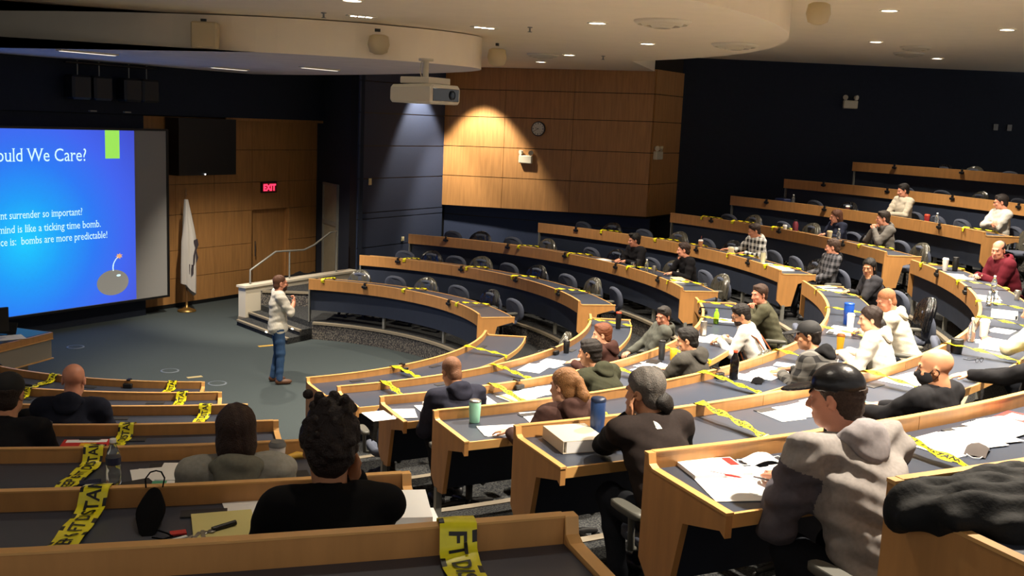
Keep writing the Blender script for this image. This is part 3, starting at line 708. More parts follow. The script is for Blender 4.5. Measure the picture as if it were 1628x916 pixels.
def person(label, r, a, T, zh=1.17, yaw=0, hy=0, hp=8, hr=0, skin='mid', hair='short', hc='2a1d16', top='333333', leg='22252c', lean=None, arms=('desk', 'desk'), h=.011,
           hood=None, cap=None, mask=None, glasses=False, female=False, bulk=1.0, sleeves=None, vest=None, pony=None, beard=None, stand=False, collar=None, straps=None, targets=None, emblem=False, dr=.8, folds=.004, sh=0):
    NP[0] += 1; seed = NP[0]
    # --- skeleton in local space (y forward, x to the person's right); seat hip at the origin column
    ww = (.93 if female else 1.0)*bulk
    if lean is None: lean = math.asin(max(-.3, min(.7, (1.0-dr)/.72)))
    sp = np.array((0, math.sin(lean), math.cos(lean))); hs = .93 if stand else .53
    up0 = hs+.5*math.cos(lean)+.17*math.cos(.6*lean)
    s = 1.0 if stand else max(.9, min(1.16, (zh-hs)/(up0-hs)))
    HP = np.array((0, 0, hs)); N = HP+sp*.5*s; HC = N+np.array((0, math.sin(.6*lean)+.12, math.cos(.6*lean)))*.17*s
    root_off = HC.copy()
    rz = rad(a+90+yaw); fwd = Vector((-math.sin(rz), math.cos(rz), 0)); rt = Vector((math.cos(rz), math.sin(rz), 0))
    hp_ = pol(r, a, T); loc = hp_-fwd*HC[1]-rt*HC[0]
    t = thing('person', label, 'person', loc, rz, None)
    RH = Rz(rad(hy)) @ Rx(rad(-hp)) @ Ry(rad(hr)); hk = 1.04*(.97 if female else 1.0)
    def hl(x, y, z): return HC+RH @ (np.array((x, y, z))*hk)
    chest = HP+sp*.33*s
    Rsp = Rx(-lean)
    swx = .185*ww
    S = {q: HP+sp*.485*s+np.array((q*swx, -.005, 0)) for q in (-1, 1)}
    dz = .80
    # hand targets
    W = {}; E = {}; FD = {}; PN = {}; curl = {}
    for i, q in enumerate((-1, 1)):                 # -1 = the person's left
        m = arms[i]; pole = (q*.5, -.35, -.8); fd = None; pn = (0, 0, 1); cl = .35
        if m == 'desk': tg = (q*.10, max(.45, HC[1]+.18), dz); fd = (-q*.5, .9, -.05)
        elif m == 'deskin': tg = (q*.03, .50, dz+.01); fd = (-q*.9, .35, -.05)
        elif m == 'write': tg = (q*.10, .52, dz+.02); fd = (-q*.3, .9, -.3); cl = .9
        elif m == 'chin': tg = hl(q*.035, .09, -.165); fd = np.array((-q*.15, -.1, .95)); pn = (q*.5, .8, 0); cl = 1.1; pole = (q*.3, .45, -1)
        elif m == 'cheek': tg = hl(q*.085, .05, -.12); fd = np.array((0, .1, .95)); pn = (q, .3, 0); cl = .8; pole = (q*.45, .5, -1)
        elif m == 'clasp': tg = hl(q*.03, .16, -.17); fd = np.array((-q*.5, -.2, .8)); pn = (q*.7, .7, .1); cl = 1.2; pole = (q*.5, .3, -1)
        elif m == 'lap': tg = (q*.10, .28, .66); fd = (-q*.6, .7, -.2)
        elif m == 'fold': tg = (-q*.13, .24+.03*q+max(0, sp[1])*.2, .86+.02*q); fd = (-q*.95, .1, .15); pn = (0, 1, .3); pole = (q*.9, .25, -.6)
        elif m == 'rest': tg = (q*.28, .20, .70); fd = (0, 1, -.2)
        elif m == 'chest': tg = (q*.04, .24, 1.27+.03*q); fd = (-q*.6, .2, .7); pn = (q*.2, 1, .2); cl = 1.0; pole = (q*.7, .0, -.8)
        else: tg = m[0]; fd = m[1]; pole = m[2] if len(m) > 2 else pole
        e, w_ = ik(S[q], tg, .285*s, .26*s, pole); E[q] = e; W[q] = w_; FD[q] = fd; PN[q] = pn; curl[q] = cl
    # --- head
    fh = Field(HC-.2, HC+.2, min(h, .0075) if h < .012 else .0085)
    def e_(c, rr, k=.02, mi=0, sub=False, Rl=None): fh.ell(hl(*c), np.array(rr)*hk, RH if Rl is None else RH @ Rl, k, mi, sub)
    def c_(p, q_, ra, rb, k=.012, mi=0, sub=False): fh.cap(hl(*p), hl(*q_), ra*hk, rb*hk, k, mi, sub)
    e_((0, -.014, .038), (.076, .097, .084), 0); e_((0, .024, -.036), (.060, .070, .088), .03); e_((0, .058, -.098), (.030, .028, .024), .03)
    for q in (-1, 1):
        e_((q*.036, .02, -.075), (.022, .045, .035), .03); e_((q*.040, .07, -.028), (.020, .018, .018), .02)
    c_((-.034, .086, .022), (.034, .086, .022), .012, .012, .015)
    for q in (-1, 1): e_((q*.031, .100, .000), (.019, .016, .012), .010, 0, True)
    c_((0, .088, .012), (0, .112, -.034), .008, .0135, .012); c_((-.012, .098, -.040), (.012, .098, -.040), .009, .009, .008)
    c_((-.020, .088, -.066), (.020, .088, -.066), .0075, .0075, .006, 3); c_((-.016, .086, -.078), (.016, .086, -.078), .008, .008, .006, 3)
    for q in (-1, 1):
        e_((q*.031, .079, -.001), (.0115, .0118, .0085), .003, 1); e_((q*.031, .0885, -.001), (.0062, .004, .0062), .001, 2)
        c_((q*.018, .094, .024), (q*.048, .084, .026), .0045, .0035, .004, 4)
        e_((q*.079, -.006, -.008), (.010, .021, .034), .006, 0, False, Rz(rad(-q*22)) @ Rx(rad(-10))); e_((q*.090, .000, -.006), (.009, .011, .018), .006, 0, True)
    c_((0, -.022, -.06), (0, -.03, -.125), .052*ww**.5, .054*ww**.5, .025)
    fh.cap(hl(0, -.025, -.10), N+np.array((0, .0, -.01)), .052*ww**.5, .062*ww**.5, .02)
    hv = fh.mesh()
    # --- trunk and arms under the clothes (one body mesh with the head and hands)
    lo = np.minimum.reduce([HP-.3, N-.3, E[-1]-.1, E[1]-.1, W[-1]-.1, W[1]-.1]); hi = np.maximum.reduce([HP+.3, N+.3, E[-1]+.1, E[1]+.1, W[-1]+.1, W[1]+.1])
    def trunk(F, inf, slv=1.0, kk=.05, arms_=True, hem=-.06):
        F.ell(HP+sp*hem*0+np.array((0, -.0, .0)), np.array((.165*ww, .125*ww, .13))+inf, Rsp, kk); F.ell(HP+sp*.16*s, np.array((.155*ww, .115*ww, .17*s))+inf, Rsp, kk)
        F.ell(HP+sp*.33*s, np.array((.170*ww, .120*ww, .18*s))+inf, Rsp, kk)
        F.cap(S[-1]*.82+S[1]*.18, S[1]*.82+S[-1]*.18, .068+inf, .068+inf, kk); F.cap(N-sp*.08, N+sp*.0, .075+inf*.7, .058+inf*.5, .04)
        if female:
            for q in (-1, 1): F.ell(HP+sp*.31*s+np.array((q*.075, .105, 0)), np.array((.07, .06, .07))+inf, None, .04)
        if not arms_: return
        for q in (-1, 1):
            F.cap(S[q], S[q]*.5+E[q]*.5, .060*ww+inf, .050*ww+inf, .035); F.cap(S[q]*.5+E[q]*.5, E[q], .050*ww+inf, .043*ww+inf, .02)
            if slv >= .99:
                F.cap(E[q], W[q]*.92+E[q]*.08, .043*ww+inf, .031+inf*.8, .02)
            elif slv > 0:
                F.cap(E[q], E[q]+(W[q]-E[q])*slv, .043*ww+inf, .04*ww+inf, .02)
    fb = Field(lo, hi, max(h, .012)); trunk(fb, -.012); 
    for q in (-1, 1): fb.cap(E[q], W[q], .038*ww, .028, .02)
    bv = fb.mesh()
    hands = []
    for q in (-1, 1):
        fd = FD[q]; fd = W[q]-E[q] if fd is None else fd
        hands.append(hand(W[q], fd, PN[q], q, .0055 if h < .012 else .0065, .98 if not female else .9, curl[q]))
    sk = skinmat(skin); lip = mat('lips_'+skin, 'b0665a' if skin != 'brown' else '6b3a30', .45)
    mkmesh('body', [hv, bv]+hands, [sk, mat('eye_white', 'b8aca4', .4), mat('iris_dark', '1c1410', .2), lip, mat('brow_'+hc, hc, .9)], t)
    # --- garments
    topm = fab(top); ft = Field(lo-.06, hi+.06, max(h*.9, .0095)); infl = .016+.006*(hood is not None)
    trunk(ft, infl, 1.0 if sleeves is None else sleeves)
    if not stand: ft.ell(HP+np.array((0, -.01, -.0)), np.array((.185*ww, .15*ww, .12)), None, .04)
    else: ft.ell(HP+np.array((0, 0, -.06)), np.array((.18*ww, .135*ww, .10)), None, .05)
    ft.cap(N+sp*.012-np.array((.0, .015, 0)), N+sp*.02+np.array((0, .03, 0)), .072, .066, .02)
    ft.folds(folds, 46, seed); ft.noise(.003, 30, seed)
    ft.cap(N+sp*.03, N+sp*.2, .062, .07, .01, sub=True)
    V, Q, L = ft.mesh()
    gm = [topm]
    if vest is not None:                            # sleeves of another cloth
        cen = V[Q].mean(1); m = np.zeros(len(Q), int)
        for q in (-1, 1):
            d = (cen-S[q])@np.array((q, 0, 0)); dA = E[q]-S[q]; tt = (cen-S[q])@dA/(dA@dA); pr = np.linalg.norm(cen-S[q]-np.clip(tt, 0, 1)[:, None]*dA, axis=1)
            dB = W[q]-E[q]; tb = np.clip((cen-E[q])@dB/(dB@dB), 0, 1); pb = np.linalg.norm(cen-E[q]-tb[:, None]*dB, axis=1)
            m |= (((pr < .095*ww) & (tt > .12) & (cen[:, 0]*q > swx*.92)) | ((pb < .08) & (np.abs(cen[:, 0]) > .0) & (tb > .02) & (pb < np.linalg.norm(cen-chest, axis=1)-.1)))
        for nm, val, mm in (('vest', 0, topm), ('sleeves', 1, fab(vest))):
            sel = m == val
            if sel.any(): mkmesh(nm, [(V, Q[sel], np.zeros(sel.sum(), int))], [mm], t)
    else: mkmesh('jacket' if hood is not None else 'shirt', [(V, Q, np.zeros(len(Q), int))], gm, t)
    if emblem:                                      # small white mark on the upper back
        Vb = V[(V[:, 1] < HP[1]+sp[1]*.35) & (np.abs(V[:, 0]) < .17)]; cz = HP[2]+.515*s*sp[2]; b = MB()
        def on_back(x, z, o): i = np.argmin((Vb[:, 0]-x)**2+(Vb[:, 2]-z)**2); return (x, Vb[i, 1]-o, z)
        for r0_, r1_ in ((.004, .012), (.015, .023), (.026, .034)):
            ps = [(-.045+r_*math.cos(q*PI/12), cz+r_*math.sin(q*PI/12)) for r_, qs in ((r0_, range(7)), (r1_, range(6, -1, -1))) for q in qs]
            b.prism(ps, lambda p: on_back(p[0], p[1], .006), lambda p: on_back(p[0], p[1], -.004))
        b.build('emblem', PAPER, t)
    # trousers and shoes
    K = {}; A = {}
    lw = HP-np.array((.5, .4, HP[2]+.02)); lh = HP+np.array((.5, .8, .3)); fl = Field(lw, lh, max(h*1.2, .014))
    for q in (-1, 1):
        h0 = HP+np.array((q*.09*ww, 0, -.03))
        if stand: K[q] = np.array((q*.10, .03, .50)); A[q] = np.array((q*.11, -.02+.03*q, .09))
        else:
            K[q] = np.array((q*.13, .43, .53)); A[q] = np.array((q*.13, .36+.08*q, .10))
        fl.cap(h0, K[q], .088*ww, .066*ww, .03); fl.cap(K[q], A[q], .064*ww, .052, .03)
    fl.ell(HP+np.array((0, 0, -.01)), (.178*ww, .14*ww, .115), None, .04); fl.folds(.004, 40, seed+9); fl.plane((0, 0, .055), (0, 0, 1))
    mkmesh('trousers', [fl.mesh()], [fab(leg)], t)
    for q in (-1, 1):
        fs = Field(A[q]+np.array((-.08, -.12, -.1)), A[q]+np.array((.08, .24, .08)), .011); c = A[q]
        fs.ell((c[0], c[1]+.10, .04), (.045, .10, .045), None, .02); fs.ell((c[0], c[1]-.01, .05), (.040, .06, .055), None, .03); fs.plane((0, 0, .004), (0, 0, 1))
        mkmesh('shoe', [fs.mesh()], [mat('shoe_leather' if not stand else 'brown_shoe', '17171a' if not stand else '5d3c28', .5)], t)
    # --- hair, hats and so on
    hm = mat('hair_'+hc, hc, .6, noise=.25, nscale=90, bump=.4, bscale=160, spec=.35)
    hh = .0075 if h < .012 else .009
    f2 = Field(HC-.32, HC+.26, hh)
    def E2(c, rr, k=.015, sub=False, Rl=None): f2.ell(hl(*c), np.array(rr)*hk, RH if Rl is None else RH @ Rl, k, 0, sub)
    def hairline(th):                              # skull cap behind a plane from forehead to nape, thinning to the edge
        E2((0, -.018, .044), (.0745+th, .0945+th, .082+th), 0); E2((0, -.048, -.03), (.062+th*.5, .056+th*.5, .075), .02)
        p = hl(0, .082, .072); n = RH @ np.array((0, -.75, .66)); f2.plane(p, n)
    done = True
    if hair == 'bald': done = False
    elif hair == 'buzz': hairline(.004)
    elif hair == 'short': hairline(.012); E2((0, .045, .105), (.055, .035, .022), .02); f2.noise(.0035, 110, seed)
    elif hair == 'quiff': hairline(.012); E2((0, .055, .112), (.055, .045, .03), .02); f2.noise(.005, 110, seed)
    elif hair == 'balding': hairline(.006); f2.plane(hl(0, -.02, .085), RH @ np.array((0, -.55, -.83)))
    else:
        hairline(.016)
        if hair == 'long': E2((0, -.045, -.03), (.088, .075, .10), .03); E2((0, -.06, -.12), (.085, .055, .13), .04)
        if hair == 'pony':
            E2((0, -.115, .045), (.03, .03, .03), .02)
            f2.cap(hl(0, -.125, .045), hl(.01, -.155, -.05), .034, .045, .02); f2.cap(hl(.01, -.155, -.05), hl(.02, -.13, -.16), .045, .018, .02)
        if hair == 'bun':
            fu = Field(HC-.3, HC+.3, hh); fu.ell(hl(.012, -.108, -.05), (.062, .045, .052), RH, 0); fu.cap(hl(.02, -.125, -.08), hl(.03, -.11, -.14), .03, .012, .02); fu.noise(.004, 60, seed)
            mkmesh('hair_bun', [fu.mesh()], [mat('hair_bun_dark', '17120f', .55, noise=.25, nscale=90, bump=.4, bscale=160)], t)
        if hair == 'bob': E2((0, -.03, -.045), (.090, .085, .105), .03)
        if hair == 'curly':
            rr = random.Random(5)
            E2((0, -.035, .035), (.083, .092, .105), .02)
            for _ in range(150):
                th, ph = rr.uniform(0, 2*PI), rr.uniform(-.75, 1.57); d = np.array((math.cos(th)*math.cos(ph)*.086, -.04+math.sin(th)*math.cos(ph)*.094, .035+math.sin(ph)*.115))
                if d[1] > .03 and d[2] < .07: continue
                E2(tuple(d), (.015, .015, .015), .005)
            for _ in range(26): E2((rr.uniform(-.075, .075), rr.uniform(-.10, .02), rr.uniform(.125, .175)), (.017, .017, .017), .005)
        f2.noise(.003, 70, seed)
        f2.ell(hl(0, .075, -.035), np.array((.056, .07, .085))*hk, RH, .012, 0, True)
    if cap is not None:
        done = False if hair != 'pony' else done
        fc = Field(HC-.24, HC+.26, hh)
        fc.ell(hl(0, -.012, .048), np.array((.087, .108, .090))*hk, RH, 0); fc.plane(hl(0, 0, .03), RH @ np.array((0, -.12, 1)))
        vv = fc.mesh(); fr = Field(HC-.3, HC+.3, hh); fr.ell(hl(0, .125, .040), np.array((.080, .098, .011))*hk, RH @ Rx(rad(-8)), 0); fr.ell(hl(0, -.012, .03), np.array((.079, .098, .08))*hk, RH, 0, 0, True)
        vb = fr.mesh(); c = D.objects.new('cap', None)
        co = mkmesh('cap', [vv], [cap], t); mkmesh('brim', [vb], [cap], co)
        if hair in ('short', 'pony'): done = True; f2.plane(hl(0, 0, .05), RH @ np.array((0, .1, -1)))
    if done: mkmesh('hair', [f2.mesh()], [hm], t)
    if beard:
        fbd = Field(HC-.2, HC+.2, hh); fbd.ell(hl(0, .035, -.07), np.array((.064, .070, .066))*hk, RH, 0); fbd.plane(hl(0, .06, -.045), RH @ np.array((0, .25, -1))); fbd.ell(hl(0, .09, -.07), np.array((.022, .03, .012))*hk, RH, .004, 0, True)
        mkmesh('beard', [fbd.mesh()], [mat('hair_'+beard, beard, .8, noise=.2, nscale=90)], t)
    if hood is not None:
        fo = Field(N-.32, N+.26, max(h*.9, .0095)); b0 = N+np.array((0, -.02, .015)); R_ = Rx(rad(-22)-lean*.6)
        for j in range(14):
            aa = 2*PI*j/14; p = b0+R_ @ np.array((.098*math.cos(aa), .085*math.sin(aa)-.012, .0)); a2 = 2*PI*(j+1)/14; p2 = b0+R_ @ np.array((.098*math.cos(a2), .085*math.sin(a2)-.012, 0))
            th = lambda q: .024+.022*max(0, -math.sin(q)); fo.cap(p, p2, th(aa), th(a2), .015)
        fo.ell(N+R_ @ np.array((0, -.125, -.035)), (.10, .036, .095), R_, .03); fo.ell(N+R_ @ np.array((0, -.115, .03)), (.06, .018, .045), R_, .02, 0, True)
        fo.folds(.004, 50, seed+3); fo.cap(N-sp*.1, N+sp*.25, .058, .075, .01, sub=True)
        mkmesh('hood', [fo.mesh()], [fab(hood)], t)
    if mask is not None:
        fm = Field(HC-.2, HC+.2, .007); fm.ell(hl(0, .032, -.045), np.array((.069, .082, .080))*hk, RH, 0); fm.cap(hl(0, .09, -.02), hl(0, .113, -.034), .012, .017, .012)
        fm.plane(hl(0, .06, -.012), RH @ np.array((0, .15, -1))); fm.plane(hl(0, .03, 0), RH @ np.array((0, 1, -.25))); mo = mkmesh('face_mask', [fm.mesh()], [mat('mask_'+mask, mask, .9)], t)
        b = MB()
        for q in (-1, 1):
            b.tube([hl(q*.062, .035, -.02), hl(q*.082, .0, .012), hl(q*.088, -.022, .0), hl(q*.084, -.025, -.02), hl(q*.072, .0, -.055), hl(q*.058, .035, -.075)], .0028, 6)
        b.build('ear_loop', mat('mask_'+mask, mask, .9), mo)
    if glasses:
        b = MB()
        for q in (-1, 1):
            b.tube([hl(q*.033+.022*math.cos(j*PI/6), .106, .0+.017*math.sin(j*PI/6)) for j in range(13)], .002, 5); b.tube([hl(q*.056, .104, .004), hl(q*.078, .05, .008), hl(q*.083, -.01, .008)], .002, 5)
        b.tube([hl(-.011, .107, .004), hl(.011, .107, .004)], .002, 5); b.build('glasses', BLACK, t)
    if straps:
        b = MB()
        for q in (-1, 1):
            pts = [HP+sp*z_*s+np.array((q*x_, y_, 0)) for z_, x_, y_ in ((.06, .12, -.165), (.25, .12, -.165), (.42, .13, -.125), (.515, .13, -.01), (.46, .13, .09), (.3, .12, .155), (.1, .12, .165))]
            pts = [Vector(p) for p in pts]; rings = []
            for p in pts: rings.append([p+Vector((dx*.022, 0, 0))+Vector((0, dy*.004, 0)) for dx, dy in ((-1, -1), (1, -1), (1, 1), (-1, 1))])
            b.loft(rings, 0, False)
        b.build('shoulder_strap', fab(straps), t)
    # swivel chair under a seated person
    if not stand:
        cp = loc-fwd*.02
        nm = label.split(' ')
        if chair_used[0]: c = dup(chair0, (cp.x, cp.y, T), rz, 'office chair used by the '+sh_label(label), 'occupied office chairs')
    return t
def sh_label(l): return ' '.join(l.split(' ')[:11])
PL = lambda k, dr: RR[k-1]+dr
def pp(label, k, a, dr, zh, **kw): return person(label, PL(k, dr), a, TT[k-1], zh=zh, dr=dr, **kw)
BLK_CAP = mat('black_leather_cap', '17171a', .28, bump=.15, bscale=25); BLK_CAP2 = mat('black_cloth_cap', '141416', .8)
PB = plaid('black_white_plaid', '17171a', 'd8d8d4', 9); PG = plaid('grey_black_plaid', '0e0e10', '5e5c58', 8); PD = plaid('dark_plaid', '0e1018', '626268', 10)
# near left block, seen from behind
pp('man in black baseball cap and black jacket at the near left edge', 4, -98.1, .60, 1.20, skin='mid', top='17171b', cap=BLK_CAP2, hair='short', hy=-4, h=.010, bulk=1.1)
pp('bald man in dark navy hoodie in the near left block', 3, -98.5, .65, 1.21, skin='ruddy', hair='bald', top='1b1e2b', hood='1b1e2b', h=.010, bulk=1.12)
pp('woman with straight brown hair and light grey hoodie', 5, -89.8, .95, 1.17, skin='pale', hair='bob', hc='2e1c13', top='8d8b82', hood='6f6e62', female=True, h=.009, bulk=1.1)
pp('person with curly dark hair pinned up and black sweater', 6, -88.5, .66, 1.165, skin='tan', hair='curly', hc='1d110c', top='0b0b0d', female=True, h=.008, bulk=1.02, hy=-6, arms=('desk', 'cheek'))
# middle block
pp('bald man in navy hoodie bent over his binder', 3, -75.8, .60, 1.155, skin='mid', hair='buzz', hc='80583f', top='2a2b38', hood='2a2b38', hp=28, h=.009, bulk=1.08, arms=('write', 'write'))
pp('woman with blonde ponytail in brown jacket leaning on her hand', 4, -75.8, .80, 1.15, skin='pale', hair='pony', hc='8a6038', top='45302b', hood='45302b', female=True, h=.009, hy=22, hr=8, arms=(((-.32, .36, .80), (-.5, .8, -.1)), 'cheek'))
pp('person with grey hair in a dark bun and black fleece vest', 5, -78.04, .65, 1.16, skin='mid', hair='bun', hc='5d5853', top='2b2422', vest='0f0f11', emblem=True, h=.008, hy=25, arms=('cheek', 'desk'), bulk=1.1)
pp('man in shiny black cap and grey hooded vest at front right', 6, -78.9, .62, 1.20, skin='ruddy', hair='short', hc='3a2a20', cap=BLK_CAP, top='8a8582', hood='8a8587', vest='55525a', h=.0075, hy=30, bulk=1.22, folds=.013, arms=('desk', 'desk'))
pp('dark-haired man in dark green hoodie', 3, -63.8, .55, 1.20, skin='mid', hair='short', hc='1c1512', top='353629', hood='353629', hy=25, h=.010, bulk=1.1)
pp('ginger-haired person in brown hoodie', 2, -47.1, .85, 1.18, skin='pale', hair='short', hc='6b3a20', top='3f2823', hood='3f2823', hy=28, h=.011)
pp('person in grey hooded sweatshirt lounging at the end of the second row', 2, -32.3, 1.12, 1.17, skin='ruddy', hair='short', hc='201a18', top='5b5d56', hood='4a4c46', hy=38, yaw=25, h=.011, lean=-.25, arms=('chin', 'lap'))
pp('dark-haired man in grey hoodie beside the yellow cup', 3, -54.1, .78, 1.17, skin='mid', hair='short', hc='15110f', top='413f3b', hood='413f3b', hy=24, hp=15, h=.010, bulk=1.08, arms=('write', 'desk'))
pp('man in white shirt with brown leather braces reading with glasses on', 3, -39.3, .66, 1.14, skin='mid', hair='short', hc='17110e', top='e0ddd6', hood=None, hy=22, hp=22, h=.011, glasses=True, beard='2a1d16', straps='7a4326', arms=('write', 'write'), collar=1)
pp('man in olive sweater with hands clasped before his face', 3, -28.5, .74, 1.19, skin='ruddy', hair='short', hc='3a261b', top='4b4a3a', hy=36, h=.012, bulk=1.1, arms=('clasp', 'clasp'))
pp('person in black cap and grey plaid shirt', 4, -56.0, .60, 1.17, skin='mid', hair='short', hc='1c1512', cap=BLK_CAP2, top=PG, hood='121214', hy=28, h=.010, bulk=1.1)
pp('dark-haired woman in white hoodie with low ponytail', 4, -48.0, .75, 1.18, skin='pale', hair='bun', hc='22140e', top='d8d3c8', hood='d8d3c8', female=True, hy=26, h=.010, bulk=1.08, arms=('desk', 'desk'))
pp('ginger man in cream hoodie looking down', 4, -39.4, .69, 1.18, skin='ruddy', hair='buzz', hc='a06a48', top='cfc8b6', hood='cfc8b6', hy=30, hp=24, h=.011, bulk=1.08, arms=('write', 'desk'))
pp('dark-haired woman in grey sweater, hand on chin', 4, -19.9, .75, 1.16, skin='mid', hair='long', hc='14100e', top='35353a', female=True, hy=42, yaw=12, h=.012, arms=('chin', 'desk'))
pp('bald man in black face mask and black sweater', 5, -66.9, .99, 1.17, skin='mid', hair='bald', top='1a1a1d', mask='15151a', hy=30, h=.008, bulk=1.08)
pp('man in maroon hoodie with receding hair', 5, -21.8, .72, 1.17, skin='ruddy', hair='balding', hc='2c1d16', top='5c1a25', hood='6a1f2c', hy=40, yaw=8, h=.011, bulk=1.15, arms=('deskin', 'deskin'))
pp('person in black sleeves reaching over the desk by spectacles', 5, -58.6, 1.08, 1.17, skin='pale', hair='short', top='17171a', hy=20, h=.012, arms=(((-.18, .62, .80), (-.6, .8, -.1)), 'desk'))
pp('person in cream top with patterned sleeve, hand on face', 5, -51.0, .66, 1.17, skin='ruddy', hair='short', hc='3a2a20', top='cfc7a8', hy=20, h=.012, arms=('cheek', 'lap'))
pp('person in dark top with forearm raised, at the far right edge', 5, -29.5, .88, 1.17, skin='ruddy', hair='short', hc='2a1d16', top='15151a', hy=20, h=.013, arms=('clasp', 'clasp'))
# far block, facing the camera side
pp('dark-haired man in black jacket, hands on the desk', 3, 17.4, .80, 1.18, skin='ruddy', hair='quiff', hc='120d0b', top='1d1c1f', hood=None, h=.013, hy=-25, arms=('desk', 'desk'))
pp('man in black sweater resting his cheek on his hand', 3, 5.9, .80, 1.20, skin='ruddy', hair='short', hc='2c1b14', top='151417', h=.013, hy=-28, arms=('desk', 'chin'))
pp('man in black and white plaid jacket with white hood', 4, 7.2, .80, 1.20, skin='ruddy', hair='short', hc='2a1a13', top=PB, hood='d8d5cc', h=.013, hy=-15, hp=18, arms=('desk', ((.30, .52, .82), (.3, .9, 0))))
pp('man in dark plaid shirt leaning back at the row end', 4, -7.0, .95, 1.20, skin='ruddy', hair='short', hc='3b281c', top=PD, hood='121215', h=.012, hy=-28, lean=-.16, arms=('lap', 'rest'))
pp('fair-haired woman in navy sweater, hand at mouth', 5, 6.0, .80, 1.12, skin='ruddy', hair='long', hc='4a2a18', top='242838', female=True, h=.013, hy=-22, arms=('desk', 'chin'))
pp('man in grey hoodie with hands clasped at his chin', 5, -.6, .86, 1.22, skin='ruddy', hair='short', hc='23170f', top='6d6a66', hood='6d6a66', h=.013, hy=-25, arms=('clasp', 'clasp'))
pp('person in cream sweater and dark headphones band, sixth row', 6, 7.2, .92, 1.25, skin='ruddy', hair='short', hc='15100e', top='c9c0ad', h=.013, hy=-20, hp=14, arms=('desk', 'desk'))
pp('man in pale grey sweater with folded arms', 6, -4.3, .95, 1.25, skin='ruddy', hair='short', hc='1d1512', top='bdbab2', h=.013, hy=-28, hp=12, arms=('fold', 'fold'), glasses=True)
# the speaker on the stage floor
person('standing speaker in pale short-sleeved shirt and blue jeans', math.hypot(.80, .36), math.degrees(math.atan2(.36, .80)), 0.0, yaw=-196, hy=4, hp=0, skin='ruddy', hair='buzz', hc='5a3a28', beard='3a2418', top='d4d0c4', leg='3a5478', stand=True, lean=.02, sleeves=.15, h=.011, bulk=1.05, arms=('chest', 'chest'), folds=.006)
# ================================================================ stage: screen, flag, lectern, signs
def scr(u, z, off=0): return cu(5.40-off, u, z)
t = thing('projection_screen', 'large projection screen showing a blue slide, in front of the dark stage wall', 'screen', cu(5.42, 0, .41))
off = t.location.copy()
def kid(b, name, m, par=None):
    o = b.build(name, m, par or t)
    if par is None: o.location = -off
    return o
b = MB(); b.add([scr(-3.0, .40), scr(3.26, .40), scr(3.26, 3.75), scr(-3.0, 3.75)], [(0, 1, 2, 3)]); b.add([cu(5.42, -3.0, .40), cu(5.42, 3.26, .40), cu(5.42, 3.26, 3.75), cu(5.42, -3.0, 3.75)], [(3, 2, 1, 0)])
kid(b, 'screen_cloth', mat('screen_cloth', '9a9a98', .9))
for u0, u1, z0, z1 in ((-3.05, 3.31, .36, .40), (-3.05, 3.31, 3.75, 3.79), (3.26, 3.31, .40, 3.75)):
    b = MB(); b.prism([(5.38, u0), (5.44, u0), (5.44, u1), (5.38, u1)], lambda p: tuple(cu(p[0], p[1], z0)), lambda p: tuple(cu(p[0], p[1], z1))); kid(b, 'screen_border', BLACK)
SL = D.materials.new('slide_image'); SL.use_nodes = True; nt = SL.node_tree; bs = nt.nodes['Principled BSDF']; bs.inputs['Base Color'].default_value = (.02, .02, .02, 1)
tc = nt.nodes.new('ShaderNodeTexCoord'); sb = nt.nodes.new('ShaderNodeVectorMath'); sb.operation = 'DISTANCE'; cc = scr(.15, 1.75); sb.inputs[1].default_value = cc
nt.links.new(tc.outputs['Object'], sb.inputs[0]); rp_ = nt.nodes.new('ShaderNodeValToRGB'); mr = nt.nodes.new('ShaderNodeMapRange'); mr.inputs[2].default_value = 3.2
nt.links.new(sb.outputs['Value'], mr.inputs[0]); nt.links.new(mr.outputs[0], rp_.inputs[0])
el = rp_.color_ramp.elements; el[0].position = 0; el[0].color = lin('16ccff'); el[1].position = 1; el[1].color = lin('4048c4')
for pz, c in ((.24, '1a9cf8'), (.45, '2878f4'), (.68, '3f63ee')): e = el.new(pz); e.color = lin(c)
nt.links.new(rp_.outputs[0], bs.inputs['Emission Color']); bs.inputs['Emission Strength'].default_value = .29
SLE = .27
b = MB(); b.add([scr(-3.0, .41, .004), scr(2.50, .41, .004), scr(2.50, 3.745, .004), scr(-3.0, 3.745, .004)], [(0, 1, 2, 3)]); kid(b, 'slide', SL)
WT = mat('slide_white', 'cdf0f8', emit=.30); GR = mat('slide_green', '9be35a', emit=.27); GY = mat('slide_grey', '7d7a72', emit=.27); SPK = mat('slide_spark', 'e0a878', emit=.27)
b = MB(); b.add([scr(1.84, 3.21, .008), scr(2.16, 3.21, .008), scr(2.16, 3.745, .008), scr(1.84, 3.745, .008)], [(0, 1, 2, 3)]); kid(b, 'slide_marker', GR)
def serif(vs_fs, w):                               # thin slab feet under and over the stems, like a book face
    return vs_fs
def slide_text(s, u1, z, hgt, sq, bold=0):
    vs, fs = text_mesh(s, 1.0, 'RIGHT', 1.0, bold, True); xm = max(v[0] for v in vs); b = MB(); k = hgt/.70
    b.add([scr(u1+(v[0]-xm)*k*sq, z+v[1]*k, .008) for v in vs], fs); o = b.build('slide_text', WT, t); o.location = -off; o['kind'] = 'stuff'
slide_text('Should We Care?', 1.43, 3.17, .235, .86)
slide_text('nt surrender so important?', 1.32, 2.16, .135, .765)
slide_text('mind is like a ticking time bomb.', 1.71, 1.91, .135, .82)
slide_text('ce is:  bombs are more predictable!', 1.85, 1.69, .135, .785)
b = MB(); b.add([scr(1.96+.36*math.cos(q*PI/16), .80+.25*math.sin(q*PI/16), .008) for q in range(32)], [tuple(range(32))]); kid(b, 'slide_bomb', GY)
